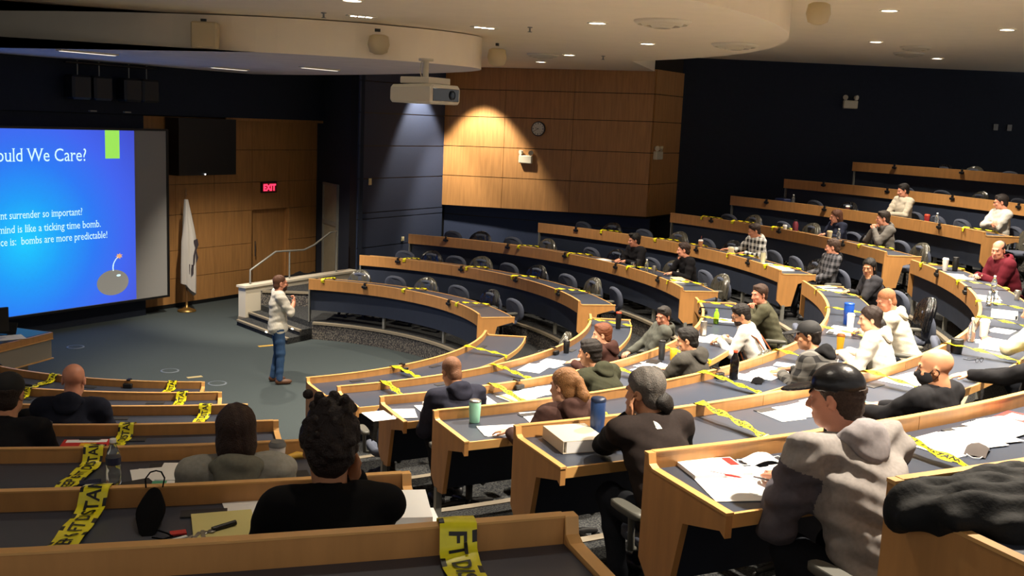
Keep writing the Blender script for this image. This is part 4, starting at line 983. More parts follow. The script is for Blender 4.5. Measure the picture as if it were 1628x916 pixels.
b = MB(); b.add([scr(2.09+.05*math.cos(q*PI/8), .93+.022*math.sin(q*PI/8), .011) for q in range(16)], [tuple(range(16))])
for i in range(6):
    p = [(1.97, 1.03), (1.965, 1.10), (1.975, 1.16), (2.0, 1.21), (2.03, 1.25), (2.06, 1.28), (2.09, 1.30)]
    (a0, z0), (a1, z1) = p[i], p[i+1]; b.add([scr(a0-.012, z0, .011), scr(a0+.012, z0, .011), scr(a1+.012, z1, .011), scr(a1-.012, z1, .011)], [(0, 1, 2, 3)])
kid(b, 'slide_fuse', WT)
b = MB(); b.add([scr(2.11+(.085 if q % 2 else .045)*math.cos(q*PI/7), 1.31+(.06 if q % 2 else .035)*math.sin(q*PI/7), .011) for q in range(14)], [tuple(range(14))]); kid(b, 'slide_spark', SPK)
# hanging black loudspeaker cabinet beside the screen and lamp cluster above it
b = MB(); b.prism([(5.45, 3.62), (5.86, 3.62), (5.86, 5.16), (5.45, 5.16)], lambda p: tuple(cu(p[0], p[1], 2.84)), lambda p: tuple(cu(p[0], p[1], 4.02))); o = tag(b.build('loudspeaker', BLACK), 'large black speaker cabinet hung on the timber stage wall', 'loudspeaker')
b = MB(); p = cu(5.44, 4.3, 2.86); b.box(p, (.012, .006, .012)); b.build('status_lamp', mat('white_led', 'ffffff', emit=2), o)
sp_ = thing('speaker_cluster', 'dark cluster of spotlights hung under the header above the screen', 'lamp', cu(5.2, 1.9, 4.1))
for i, u in enumerate((-.75, -.3, .35, .75)):
    b = MB(); b.cbox((0, 0, 0), (.2, .16, .22), .04, rad(42)); o = b.build('lamp_housing', BLACK, sp_); o.location = UX*u+Vector((0, 0, .42))
    b = MB(); b.lathe([(.012, 0), (.012, .3)], 6); o = b.build('hanger', METAL, sp_); o.location = UX*u+Vector((0, 0, .64-.03))
b = MB(); b.tube([UX*-1.0+Vector((0, 0, .86)), UX*1.0+Vector((0, 0, .86))], .025); b.build('lamp_bar', BLACK, sp_)
for i, u in enumerate((-.45, .3)):
    b = MB(); b.box(UX*u+Vector((0, 0, .0)), (.07, .03, .012), rad(42)); b.build('clamp', METAL, sp_)
# flag
fp_ = Vector((-.82, 6.48, 0)); t = thing('flag', 'white furled flag with a dark emblem on a brass stand by the screen', 'flag', fp_)
b = MB(); b.lathe([(.19, .003), (.19, .03), (.10, .06), (.03, .10), (.02, .2)], 18); b.build('stand', mat('aged_brass', '9a7b45', .35, .8), t)
b = MB(); b.lathe([(.014, .1), (.014, 2.42)], 8); b.lathe([(.0, 2.42), (.03, 2.45), (.012, 2.5), (.02, 2.53), (.0, 2.60)], 8); b.build('pole', mat('pole_wood', '6a4a2a', .5), t)
b = MB(); rings = []
for i in range(15):
    z = 2.36-1.75*i/14; w_ = .05+.17*min(1, (i/7)); ring = []
    dr = .10*math.sin(min(1, i/10)*1.5)
    for j in range(24):
        a = 2*PI*j/24; rr_ = (1+.28*math.sin(3*a+i*.25)+.15*math.sin(7*a)); zz = z-(.28*(math.cos(a-.4)*.5+.5) if i == 14 else 0)
        ring.append((dr*.4+w_*.62*rr_*math.cos(a), w_*.5*rr_*math.sin(a)-.02, zz))
    rings.append(ring)
b.loft(rings); fl_ = b.build('flag_cloth', mat('flag_white', 'b8b4ae', .9), t)
b = MB(); R0 = Vector((UX.x, UX.y, 0)); nn_ = -NX
for pts in ([(-.02, 1.52), (.08, 1.55), (.11, 1.42), (.05, 1.30), (.10, 1.15), (.04, 1.02), (-.04, .98), (-.03, 1.2), (.02, 1.36)], [(-.08, 1.02), (-.02, 1.0), (-.03, .82), (-.08, .8)]):
    b.add([tuple(R0*(p[0]+.05)+nn_*.19+Vector((0, 0, p[1]))) for p in pts]+[tuple(R0*(p[0]+.05)+nn_*.12+Vector((0, 0, p[1]))) for p in pts], [tuple(range(len(pts))), tuple(range(2*len(pts)-1, len(pts)-1, -1))])
b.build('emblem', mat('flag_emblem', '3a3238', .9), t)
# exit sign
t = thing('exit_sign', 'red illuminated EXIT sign above the stage door', 'sign', cu(5.88, 6.54, 2.49))
b = MB(); b.box((0, 0, 0), (.235, .03, .125), rad(42)); b.build('housing', mat('sign_bronze', '2a1a16', .5), t)
b = MB(); b.box(tuple(-NX*.031), (.205, .004, .098), rad(42)); b.build('sign_panel', mat('exit_red_field', '6a1f24', emit=.12), t)
vs, fs = text_mesh('EXIT', .2, 'CENTER', .95, .01); b = MB(); b.add([tuple(UX*v[0]-NX*.037+Vector((0, 0, v[1]-.07))) for v in vs], fs); b.build('lettering', mat('exit_red', 'ff2a48', emit=.9), t)
# dark bag lying beyond the parapet
b = MB(); rings = []
for i in range(13):
    s_ = i/12; e = math.sin(PI*min(max(s_, .04), .96))**.4; rings.append([tuple(cu(4.55, 5.35+1.75*s_, 0)+NX*(.28*e*math.cos(q*PI/6))+Vector((0, 0, .34+.33*e*(math.sin(q*PI/6)*(1+.12*math.sin(i*1.9+q)))))) for q in range(12)])
b.loft(rings); tag(b.build('equipment_bag', mat('bag_black_cloth', '0c0c0e', .9)), 'long black bag lying behind the white parapet', 'bag')
# lectern desk on the stage, left
LT = thing('lectern', 'pale grey lectern desk with maple rim at the stage edge', 'lectern', (-3.5, -.8, 0))
def lxy(a, f): return Vector((-2.44, -.2, 0))+Vector((-.55, -.835, 0)).normalized()*a*1.0+Vector((-.835, .55, 0))*f-Vector((-3.5, -.8, 0))
def lbox(a0, a1, f0, f1, z0, z1, nm, m):
    b = MB(); b.prism([(a0, f0), (a1, f0), (a1, f1), (a0, f1)], lambda p: tuple(lxy(*p)+Vector((0, 0, z0))), lambda p: tuple(lxy(*p)+Vector((0, 0, z1)))); return b.build(nm, m, LT)
GL = mat('lectern_grey', '8f8a80', .7)
lbox(0, 1.9, 0, .72, .60, .87, 'front_panel', GL); lbox(-.02, 1.9, -.015, .74, .885, .97, 'rim', WOOD); lbox(-.02, 1.9, -.02, .74, .585, .60, 'edge_band', EDGE); lbox(-.02, 1.9, -.02, .74, .87, .885, 'edge_band', EDGE); lbox(.0, 1.9, .03, .68, .97, .974, 'desktop', LAM); lbox(.35, 1.9, .1, .62, .0, .585, 'pedestal', GL)
LB = Vector((-3.5, -.8, .975))
def on_l(a, f): return lxy(a, f)+LB
t = thing('monitor', 'dark flat monitor standing on the lectern desk at the edge', 'monitor', on_l(.78, .36), rad(30))
b = MB(); b.box((0, 0, .26), (.27, .02, .17)); b.build('display', BLACK, t); b = MB(); b.lathe([(.1, 0), (.1, .012), (.02, .02), (.02, .12)], 12); b.build('stand', BLACK, t)
t = thing('tablet', 'small dark tablet propped up on the lectern', 'tablet', on_l(.38, .40), rad(-15))
b = MB(); M = Matrix.Rotation(rad(-25), 3, 'X'); b.box((0, 0, .085), (.12, .008, .085), M=M); b.build('display', BLACK, t)
b = MB(); b.box((.0, .05, .04), (.05, .004, .05), M=Matrix.Rotation(rad(40), 3, 'X')); b.build('kickstand', BLACK, t)
o = MB(); o.box((0, 0, .004), (.22, .15, .004), .4); o = o.build('paper', PAPER, loc=on_l(.6, .22)); tag(o, 'white paper lying on the lectern desk', 'paper')
# stage marks: a light spot laid down as flat yellow colour, and a strip
for i, (x, y, w_, c) in enumerate(((.71, 3.04, .17, 'c9a24a'), (-.5, .83, .12, 'b9a878'))):
    b = MB(); b.box((x, y, .003), (w_, .045, .0025), .35); tag(b.build('floor_mark', mat('floor_mark_'+c, c, .7)), ('yellow light spot painted on the stage carpet behind the speaker', 'pale tape mark on the stage carpet near the front row')[i], 'tape')
for i, (x, y) in enumerate(((-.9, 1.28), (-.15, .4), (-2.57, 3.16))):
    t = thing('floor_box', 'round floor outlet in the stage carpet, %s' % ('middle one', 'the one nearest the front desks', 'the one nearest the screen')[i], 'outlet', (x, y, 0))
    b = MB(); b.lathe([(.15, .001), (.15, .006), (.125, .008)], 20); b.build('rim', mat('floor_box_ring', '6c7680', .6), t); b = MB(); b.lathe([(.12, .0085), (.0, .0095)], 20, cap=False); b.build('lid', FLOORC, t)
# handrail
t = thing('handrail', 'grey metal handrail rising along the white parapet', 'rail', cu(3.68, 3.95, .765)); off = t.location.copy()
b = MB(); b.tube([cu(3.68, 3.92, .77), cu(3.68, 3.92, 1.05), cu(3.68, 4.62, 1.37), cu(3.68, 5.45, 1.34), cu(3.68, 5.75, 1.42), cu(3.68, 6.25, 1.66), cu(3.68, 6.47, 1.68), cu(3.68, 6.47, .77)], .02); o = b.build('rail', METAL, t); o.location = -off
b = MB(); b.tube([cu(3.68, 5.02, .765), cu(3.68, 5.02, 1.35)], .018); o = b.build('post', METAL, t); o.location = -off
# wall fittings
def plate(p, n, w_, h_, label, c='d8cfa8', name='wall_switch'):
    b = MB(); rz = math.atan2(n.y, n.x)+PI/2; b.cbox((0, 0, 0), (w_, .01, h_), .004, rz); b.box(tuple(n*.012), (w_*.3, .006, h_*.35), rz); o = b.build(name, mat('plate_'+c, c, .5), loc=p+n*.012); return tag(o, label, 'switch' if 'switch' in name else 'outlet')
plate(cu(3.62, 7.47, 2.75), -NX, .05, .075, 'cream thermostat on the blue panel wall'); plate(cu(3.62, 8.71, 1.35), -NX, .05, .05, 'cream socket low on the blue panel wall', name='wall_outlet')
# clock
ck = B0+bd*2.56+bn*.045; ck.z = 4.10
t = thing('wall_clock', 'round white wall clock with dark rim on the timber bay', 'clock', ck)
def disc(r, o0, o1, nm, m, n=28, par=None):
    b = MB(); sd_ = bd; up = Vector((0, 0, 1)); b.prism([(r*math.cos(2*PI*q/n), r*math.sin(2*PI*q/n)) for q in range(n)], lambda p: tuple(sd_*p[0]+up*p[1]+bn*o0), lambda p: tuple(sd_*p[0]+up*p[1]+bn*o1)); return b.build(nm, m, par or t)
disc(.175, 0, .045, 'rim', mat('clock_rim', '26221f', .4)); disc(.152, .046, .05, 'dial', mat('clock_dial', 'd6d3c0', .6))
b = MB()
for q in range(12):
    a = q*PI/6; c = bd*(.128*math.sin(a))+Vector((0, 0, .128*math.cos(a)))+bn*.053; b.box(c, (.006, .002, .014) if q % 3 else (.008, .002, .02), math.atan2(bd.y, bd.x))
b.build('hour_marks', INK, t)['kind'] = 'stuff'
for a, L, nm in ((rad(285), .085, 'hour_hand'), (rad(240), .12, 'minute_hand')):
    d = bd*math.sin(a)+Vector((0, 0, math.cos(a))); s2 = bd*math.cos(a)-Vector((0, 0, math.sin(a))); b = MB(); q = [(-.005, -.02), (.005, -.02), (.003, L), (-.003, L)]
    b.prism(q, lambda p: tuple(s2*p[0]+d*p[1]+bn*.056), lambda p: tuple(s2*p[0]+d*p[1]+bn*.059)); b.build(nm, INK, t)
# twin-headed emergency lamps
def emergency(p, n, label):
    t = thing('emergency_light', label, 'lamp', p); rz = math.atan2(n.y, n.x)+PI/2; sd_ = Vector((math.cos(rz), math.sin(rz), 0))
    b = MB(); b.cbox(tuple(n*.05), (.17, .05, .095), .015, rz); b.build('housing', mat('fitting_cream', 'cfc9b4', .5), t)
    for q in (-1, 1):
        b = MB(); c = n*.06+sd_*(q*.12)+Vector((0, 0, .165)); dr_ = (n*.8+sd_*q*.55+Vector((0, 0, -.15))).normalized()
        b.tube([c-dr_*.03, c+dr_*.035], [.045, .062], 14); b.tube([n*.06+sd_*(q*.10)+Vector((0, 0, .09)), c], .012, 6); b.build('lamp_head', mat('fitting_cream', 'cfc9b4', .5), t)
p = B0+bd*2.28+bn*.045; p.z = 3.36; emergency(p, bn, 'cream twin-headed emergency light on the timber bay under the clock')
p = Q0+d15*((14.39-Q0.x)/d15.x); p.z = 5.0; emergency(p+Vector((0, 0, 0)), Vector((d15.y, -d15.x, 0)), 'twin-headed emergency light high on the dark rear wall')
p = B1+UX*.25; p.z = 3.62; emergency(p+Vector((UX.y, -UX.x, 0))*.04, Vector((UX.y, -UX.x, 0)), 'small emergency light on the side face of the timber bay')
for i, x in enumerate((17.83, 18.15)):
    p = Q0+d15*((x-Q0.x)/d15.x); p.z = 4.62; plate(p+Vector((d15.y, -d15.x, 0))*.01, Vector((d15.y, -d15.x, 0)), .055, .075, 'small grey wall box high on the dark rear wall, %s of the two' % ('left', 'right')[i], '8b8c8c', 'wall_box')
# projector
PJ = Vector((2.52, -2.25, 4.575)); t = thing('projector', 'white ceiling projector with dark lens window hung from the stage canopy', 'projector', PJ, rad(132-180)); t.scale = (.9, .9, .95)
b = MB(); rings = []
for y, sx, z0, z1 in ((-.40, .31, -.12, .06), (-.36, .35, -.145, .10), (.30, .36, -.15, .12), (.36, .36, -.145, .115), (.38, .34, -.13, .10)):
    rings.append([(-sx, y, z0+.03), (-sx+.04, y, z0), (sx-.04, y, z0), (sx, y, z0+.03), (sx, y, z1-.04), (sx-.05, y, z1), (-sx+.05, y, z1), (-sx, y, z1-.04)])
b.loft([[(p[1], p[0], p[2]) for p in r_][::-1] for r_ in rings], 0, False); b.build('housing', mat('projector_white', 'd8d2c0', .5), t)
b = MB(); b.cbox((.378, .0, -.02), (.012, .31, .085), .005); b.build('lens_window', mat('lens_dark_glass', '0a0d12', .08, spec=.9), t)
b = MB(); M = Matrix.Rotation(rad(90), 3, 'Y'); b.loft([[Vector((.392+d_, .14, -.02))+M @ Vector((r_*math.cos(q*PI/8), r_*math.sin(q*PI/8), 0)) for q in range(16)] for d_, r_ in ((0, .065), (.012, .065), (.014, .04))]); b.build('lens', mat('lens_glass', '1a2634', .05, .3), t)
b = MB(); b.cbox((0, 0, .165), (.26, .27, .045), .01); b.build('mount_plate', mat('projector_white', 'd8d2c0', .5), t)
b = MB(); b.lathe([(.045, .2), (.045, .43), (.11, .435), (.11, .468)], 14); b.build('mount_pole', mat('projector_white', 'd8d2c0', .5), t)
b = MB(); b.tube([(-.08, .02, .2), (-.13, .03, .3), (-.10, .02, .42), (-.02, .02, .462)], .009, 6); b.build('cable', mat('projector_white', 'd8d2c0', .5), t)
# downlights, diffusers and sprinklers in the ceilings
GLOW = mat('downlight_glow', 'fff4e2', emit=6)
for i, (x, y, z, lb) in enumerate(((4.39, -3.61, 5.5, 'recessed downlight in the round ceiling beside the large vent'), (6.09, -1.11, 5.5, 'recessed downlight in the round ceiling near its right rim vent'), (6.03, 2.45, 5.5, 'recessed downlight in the round ceiling before the timber bay'),
        (6.3, 5.15, 5.505, 'recessed downlight in the soffit closest to the timber bay'), (1.33, -4.14, 5.5, 'recessed downlight at the top edge above the stage canopy'), (8.47, -3.62, 5.93, 'large recessed downlight in the outer ceiling, nearest the round rim'),
        (11.09, .51, 5.93, 'recessed downlight in the outer ceiling toward the rear wall'), (11.2, -2.61, 5.93, 'recessed downlight in the outer ceiling at the far right'), (14.21, 2.93, 5.93, 'small recessed downlight closest to the dark rear wall'))):
    t = thing('recessed_downlight', lb, 'lamp', (x, y, z))
    b = MB(); b.lathe([(.13, -.001), (.13, -.012), (.10, -.014), (.10, -.002)], 24, cap=False); b.build('trim_ring', WHITEP, t); b = MB(); b.lathe([(.0, -.006), (.102, -.006)], 24, cap=False); b.build('lens', GLOW, t)
for i, (x, y, z, r_, lb) in enumerate(((4.93, -4.36, 5.5, .34, 'large round air diffuser in the round ceiling'), (7.08, -2.0, 5.5, .34, 'round air diffuser near the right rim of the round ceiling'), (5.61, 2.72, 5.5, .30, 'round air diffuser toward the timber bay'), (13.0, 2.2, 5.93, .30, 'air diffuser in the outer ceiling by the rear wall'), (12.2, .9, 5.93, .28, 'faint air diffuser in the outer ceiling, next to a downlight'))):
    t = thing('air_diffuser', lb, 'vent', (x, y, z))
    for q, (ra, rb, z0) in enumerate(((1.0, .86, -.03), (.80, .62, -.05), (.52, .30, -.07))):
        b = MB(); b.lathe([(r_*ra, -.002 if q == 0 else -.012), (r_*ra, -.012-.01*q), (r_*rb, z0-.02), (r_*rb, z0), (r_*ra*.97, -.006 if q == 0 else -.02)], 28, cap=False); b.build('ring', WHITEP, t)
    b = MB(); b.lathe([(r_*.42, -.003), (r_*.42, -.02), (.0, -.02)], 28, cap=False); b.build('throat', BLACK, t)
for i, (x, y, z, lb) in enumerate(((3.87, -2.42, 5.5, 'sprinkler head in the round ceiling between canopy and downlight'), (6.6, 2.2, 5.5, 'sprinkler head near the bay end of the round ceiling'), (1.17, -2.43, 5.5, 'small sensor in the round ceiling above the canopy lip'))):
    b = MB(); b.lathe([(.035, -.001), (.035, -.01), (.012, -.015), (.012, -.06), (.03, -.062), (.03, -.068)], 10); o = b.build('sprinkler', METAL, loc=(x, y, z)); tag(o, lb, 'sprinkler')
for i, (x, y, lb) in enumerate(((3.36, -1.96, 'spotlight track glint in the round ceiling near the canopy end'), (1.65, -2.35, 'spotlight track glint in the round ceiling over the canopy lip'))):
    t = thing('slot_light', lb, 'lamp', (x, y, 5.5)); b = MB(); b.box((0, 0, -.006), (.19, .05, .006), .2); b.build('frame', WHITEP, t)
    for q in (-.1, .0, .1): b = MB(); b.box((q, q*.2, -.014), (.035, .02, .003), .2); b.build('lens', GLOW, t)
# cream ceiling loudspeakers on the canopy fascia and the rim of the round ceiling
for i, (p, d, lb) in enumerate(((Vector((-.28, -1.36, 5.2)), Vector((-.2, -1, 0)), 'boxy cream speaker on the canopy fascia, left one'), (Vector((1.98, -1.62, 5.2)), Vector((.1, -1, 0)), 'rounded cream speaker on the middle of the canopy fascia'), (Vector((3.95, -.4, 5.2)), Vector((1, -.5, 0)), 'cream speaker at the rounded end of the canopy'), (Vector((6.98, -4.35, 5.72)), Vector((1, -.6, 0)), 'cream speaker on the rim of the round ceiling'))):
    t = thing('fascia_speaker', lb, 'loudspeaker', p, math.atan2(d.y, d.x)+PI/2); b = MB()
    if i == 0: b.cbox((0, 0, 0), (.17, .1, .17), .02)
    else: b.lathe([(.09, .13), (.13, .11), (.15, 0), (.12, -.10), (.05, -.13)], 16)
    b.build('housing', mat('speaker_cream', 'c9b894', .7), t); b = MB(); b.box((-.02, 0, .19), (.035, .02, .02)); b.build('bracket', BLACK, t)
# ================================================================ things on the desks
DZ = -.0735
def dpos(k, a, dr): return pol(RR[k-1]+dr, a, ZZ[k-1]+DZ)
CLEAR = mat('clear_plastic', 'e8f0f2', .08, trans=.92, spec=.5); LIDW = mat('white_lid', 'eeeeea', .4); CUPW = mat('paper_cup_white', 'e8e2da', .6)
def paper(k, a, dr, label, w=.21, l=.28, rot=0, n=1, m=PAPER, name='paper', cat='paper', th=.0022, base=0):
    p = dpos(k, a, dr)+Vector((0, 0, .0005+base)); rz = rad(a+90+rot)
    rnd = random.Random(int(a*37)+k)
    if n == 1:
        b = MB(); b.box((0, 0, th/2), (w/2, l/2, th/2)); return tag(b.build(name, m, loc=p, rz=rz), label, cat)
    t = thing(name, label, cat, p, rz)
    for i in range(n):
        b = MB(); b.box((rnd.uniform(-.03, .03)*min(i, 3)*.6, rnd.uniform(-.03, .03)*min(i, 3)*.6, th*(i+.5)*1.05), (w/2, l/2, th/2), rnd.uniform(-.25, .25)*(i > 0)); b.build('sheet', m, t)
    return t
def papers_spread(k, a, dr, label, rot=0, n=4, sx=.2, w=.21, l=.28):
    """loose sheets fanned out on the desk"""
    rnd = random.Random(int(a*91)+k); t = thing('loose_papers', label, 'papers', dpos(k, a, dr)+Vector((0, 0, .0005)), rad(a+90+rot))
    for i in range(n):
        b = MB(); b.box(((i-(n-1)/2)*sx/max(1, n-1)*1.6+rnd.uniform(-.02, .02), rnd.uniform(-.04, .04), .0012+.0022*i), (w/2, l/2, .001), rnd.uniform(-.3, .3)); b.build('sheet', PAPER, t)
    return t
def lathe_thing(name, label, cat, k, a, dr, parts, n=18, z0=0):
    t = thing(name, label, cat, dpos(k, a, dr)+Vector((0, 0, .001+z0)), rad(a))
    for pn, prof, m in parts: b = MB(); b.lathe(prof, n); b.build(pn, m, t)
    return t
def tumbler(k, a, dr, label, body, lid=BLACK, r=.038, h=.19, straw=None):
    ps = [('body', [(r*.82, 0), (r*.86, .006), (r, h*.55), (r, h*.93), (r*.96, h*.94)], body), ('lid', [(r*1.03, h*.941), (r*1.03, h*.99), (r*.9, h*1.02), (r*.35, h*1.03)], lid)]
    t = lathe_thing('tumbler', label, 'tumbler', k, a, dr, ps)
    if straw: b = MB(); b.tube([(0, 0, h*1.03), (.012, 0, h*1.4)], .004, 6); b.build('straw', straw, t)
    return t
def bottle(k, a, dr, label, body=CLEAR, capm=LIDW, band=None, r=.033, h=.22):
    ps = [('body', [(r*.8, 0), (r, .01), (r, h*.3), (r*.93, h*.38), (r, h*.46), (r, h*.62), (r*.8, h*.75), (r*.42, h*.88), (r*.42, h*.93)], body), ('cap', [(r*.46, h*.931), (r*.46, h*1.0), (r*.4, h*1.01)], capm)]
    if band: ps.append(('label_band', [(r*1.03, h*.47), (r*1.03, h*.62)], band))
    return lathe_thing('bottle', label, 'bottle', k, a, dr, ps)
def cup(k, a, dr, label, body=CUPW, lid=LIDW, r=.042, h=.13, straw=None, clear=None):
    ps = [('cup', [(r*.72, 0), (r*.74, .004), (r*.98, h)], body), ('lid', [(r*1.04, h+.001), (r*1.05, h+.01), (r*.9, h+.02), (r*.85, h+.028)], lid)]
    t = lathe_thing('drinking_cup', label, 'cup', k, a, dr, ps)
    if straw: b = MB(); b.tube([(0, 0, h+.028), (.015, .005, h+.10)], .004, 6); b.build('straw', straw, t)
    return t
def flatmask(k, a, dr, label, m, loop, rot=0, up=False):
    t = thing('face_mask', label, 'mask', dpos(k, a, dr)+Vector((0, 0, .002)), rad(a+90+rot)); b = MB(); vs = []; n = 9
    for i in range(n):
        for j in range(7):
            x = (i/(n-1)-.5)*.17; y = (j/6-.5)*.10; z = .045*math.cos(x/.17*PI)*math.cos(y/.12*PI*.8)+.002+(.003 if j % 2 else 0); vs.append((x, y, z) if not up else (x*.8, y*.3, .085+y*1.3-z*.0+abs(x)*-.15+.0))
    fs = [(i*7+j, (i+1)*7+j, (i+1)*7+j+1, i*7+j+1) for i in range(n-1) for j in range(6)]; b.add(vs, fs, 0, True); b.add([(v[0], v[1], v[2]-.0015) for v in vs], [f[::-1] for f in fs], 0, True); b.build('mask_cloth', m, t)
    for q in (-1, 1): b = MB(); b.tube([(q*.083, .035, .006), (q*.115, .03, .012), (q*.125, 0, .004), (q*.115, -.03, .006), (q*.083, -.035, .006)], .0025, 5); b.build('ear_loop', loop, t)
    return t
def binder(k, a, dr, label, m, th=.05, rot=0, w=.26, l=.30):
    t = thing('binder', label, 'binder', dpos(k, a, dr)+Vector((0, 0, .001)), rad(a+90+rot))
    for nm, z, hz, mm, wx in (('cover', .002, .002, m, w/2), ('page_block', .004+(th-.008)/2, (th-.008)/2, PAPER, w/2-.012), ('cover', th-.002, .002, m, w/2)): b = MB(); b.box((0 if nm == 'cover' else .006, 0, z), (wx, l/2, hz)); b.build(nm, mm, t)
    b = MB(); b.box((-w/2-.002, 0, th/2), (.002, l/2, th/2)); b.build('spine', m, t)
    return t
def pen(k, a, dr, label, m, rot=0, base=0):
    b = MB(); b.tube([(-.07, 0, .005), (.055, 0, .005), (.072, 0, .005)], [.0045, .0045, .001], 8); return tag(b.build('pen', m, loc=dpos(k, a, dr)+Vector((0, 0, .001+base)), rz=rad(a+rot)), label, 'pen')
RED = mat('red_print', 'c42f2a', .5); LEG = mat('yellow_legal_paper', 'd8cf8a', .8); BLK = mat('black_cloth', '09090b', .95, spec=.1); MINT = mat('mint_paint', '9cdcc0', .35); BLUE = mat('navy_steel', '26406e', .35)
STEEL = mat('brushed_steel', 'a8a49c', .3, .8); TAN = mat('paper_bag_cream', 'd0bd94', .8); YCUP = mat('yellow_cup', 'e8b020', .5); PINKD = mat('coral_drink', 'f09a78', .3); GREENB = mat('green_bottle', '9ad83a', .25, spec=.6)
# --- near left block
paper(6, -90.05, .30, 'yellow legal pad on the desk beside the woman in black', .22, .30, 4, 1, LEG, 'legal_pad', 'notepad', .012)
t = thing('key_bunch', 'bunch of keys with a red tag beside the yellow legal pad', 'keys', dpos(6, -90.62, .36)+Vector((0, 0, .001)), rad(-20))
b = MB(); b.box((-.05, .03, .004), (.028, .018, .003), .5); b.build('red_tag', RED, t); b = MB(); b.box((-.03, -.02, .004), (.035, .008, .002), .9); b.build('white_key', LIDW, t)
for i in range(3): b = MB(); b.box((.01+.02*i, -.01+.01*i, .008+.004*i), (.032, .007, .0015), 1.2+.4*i); b.lathe([(.0, -.002), (.014, -.002), (.014, .002), (.0, .002)], 10, (.03+.02*i, .02+.01*i, .008+.004*i)); b.build('key', STEEL, t)
b = MB(); b.tube([(.07, .05, .016), (.13, .12, .022)], [.012, .010], 8); b.build('key_fob', BLACK, t)
t = thing('face_mask', 'black cloth face mask with its loop over the rail, beside the keys', 'mask', dpos(6, -91.28, .2)+Vector((0, 0, .002)), rad(-2)); b = MB(); rings = []
for i in range(9):
    s_ = i/8; w_ = .026+.026*math.sin(PI*min(1, s_*.9)); y = .12-.20*s_; z = .055*(1-s_)**.8+.012; rings.append([(w_*math.cos(q*PI/6), y+.022*math.sin(q*PI/6)*(1+s_), z+.018*math.sin(q*PI/6)) for q in range(12)])
b.loft(rings); b.build('mask_cloth', BLK, t)
b = MB(); b.tube([(-.03, .14, .085), (-.035, .17, .11), (-.02, .20, .125), (.0, .21, .127), (.02, .20, .125), (.035, .17, .11), (.03, .14, .085)], .003, 6); b.build('ear_loop', BLK, t)
b = MB(); b.tube([(.03, -.10, .012), (.07, -.12, .005), (.09, -.15, .005), (.06, -.17, .005), (.02, -.15, .005)], .003, 6); b.build('ear_loop', BLK, t)
t = paper(6, -86.98, .27, 'thick stack of white paper on the desk end by the woman in black', .22, .29, -8, 1, PAPER, 'paper_stack', 'paper', .045)
paper(6, -86.9, .37, 'single white sheet under the thick paper stack', .23, .30, -4, 1, PAPER, 'paper', 'paper', .0004)
paper(6, -89.5, .16, 'white sheet partly hidden behind the arm of the woman in black', .21, .28, 8)
bottle(5, -92.93, .40, 'clear water bottle with dark label in the near left block', CLEAR, LIDW, mat('dark_label', '2a2f4a', .5), .036, .24)
t = paper(5, -93.5, .42, 'crumpled navy glove beside the water bottle', .10, .06, 10, 1, mat('navy_cloth', '161d3a', .9), 'glove', 'glove', .03)
paper(5, -92.45, .46, 'dark folder lying behind the water bottle', .24, .2, 25, 1, mat('dark_folder', '1e1f22', .6), 'folder', 'folder', .006)
t = paper(5, -91.9, .32, 'printed handout with a green box beside the grey hoodie', .22, .30, -4, 2); b = MB(); b.box((.03, -.09, .007), (.035, .035, .0006)); b.build('green_box', mat('green_print', '4fa07a', .7), t)
paper(5, -91.25, .25, 'white booklet against the grey hoodie sleeve', .22, .26, -6, 1, PAPER, 'booklet', 'booklet', .012)
cup(5, -88.62, .30, 'paper coffee cup with grey lid by the grey hoodie', CUPW, mat('grey_lid', '6a6a68', .4), .044, .14)
paper(5, -88.3, .40, 'dark tablet on the desk beside the coffee cup', .2, .14, 5, 1, BLACK, 'tablet', 'tablet', .01)
b = MB(); b.tube([(-.06, 0, .02), (0, .012, .024), (.06, 0, .02)], [.012, .02, .012], 10); tag(b.build('banana', mat('banana_yellow', 'd6a63c', .5), loc=dpos(5, -87.95, .12), rz=.2), 'small yellow banana on the desk by the coffee cup', 'banana')
t = paper(4, -95.9, .22, 'red and white booklet on the desk in the near left block', .30, .17, 2, 1, RED, 'booklet', 'booklet', .01); b = MB(); b.box((0, .045, .0106), (.13, .03, .0005)); b.build('title_band', PAPER, t); b = MB(); b.box((.02, -.03, .0106), (.05, .03, .0005)); b.build('picture', YCUP, t)
pen(4, -95.8, .16, 'black pen lying on the red and white booklet', BLACK, 88, .012)
tumbler(4, -97.3, .34, 'dark insulated mug beside the man in the black cap', mat('dark_steel', '2a2726', .35, .3), BLACK, .045, .19)
papers_spread(3, -101.7, .32, 'white and red handouts under the black cap on the desk', 0, 3)
t = thing('knit_cap', 'black cap lying on handouts in the near left block', 'cap', dpos(3, -102.3, .28)+Vector((0, 0, .008)), 0); b = MB(); b.lathe([(.10, 0), (.105, .02), (.09, .07), (.05, .10), (.0, .11)], 18); b.build('crown', BLK, t); b = MB(); b.box((.12, 0, .005), (.06, .07, .004)); b.build('brim', BLK, t)
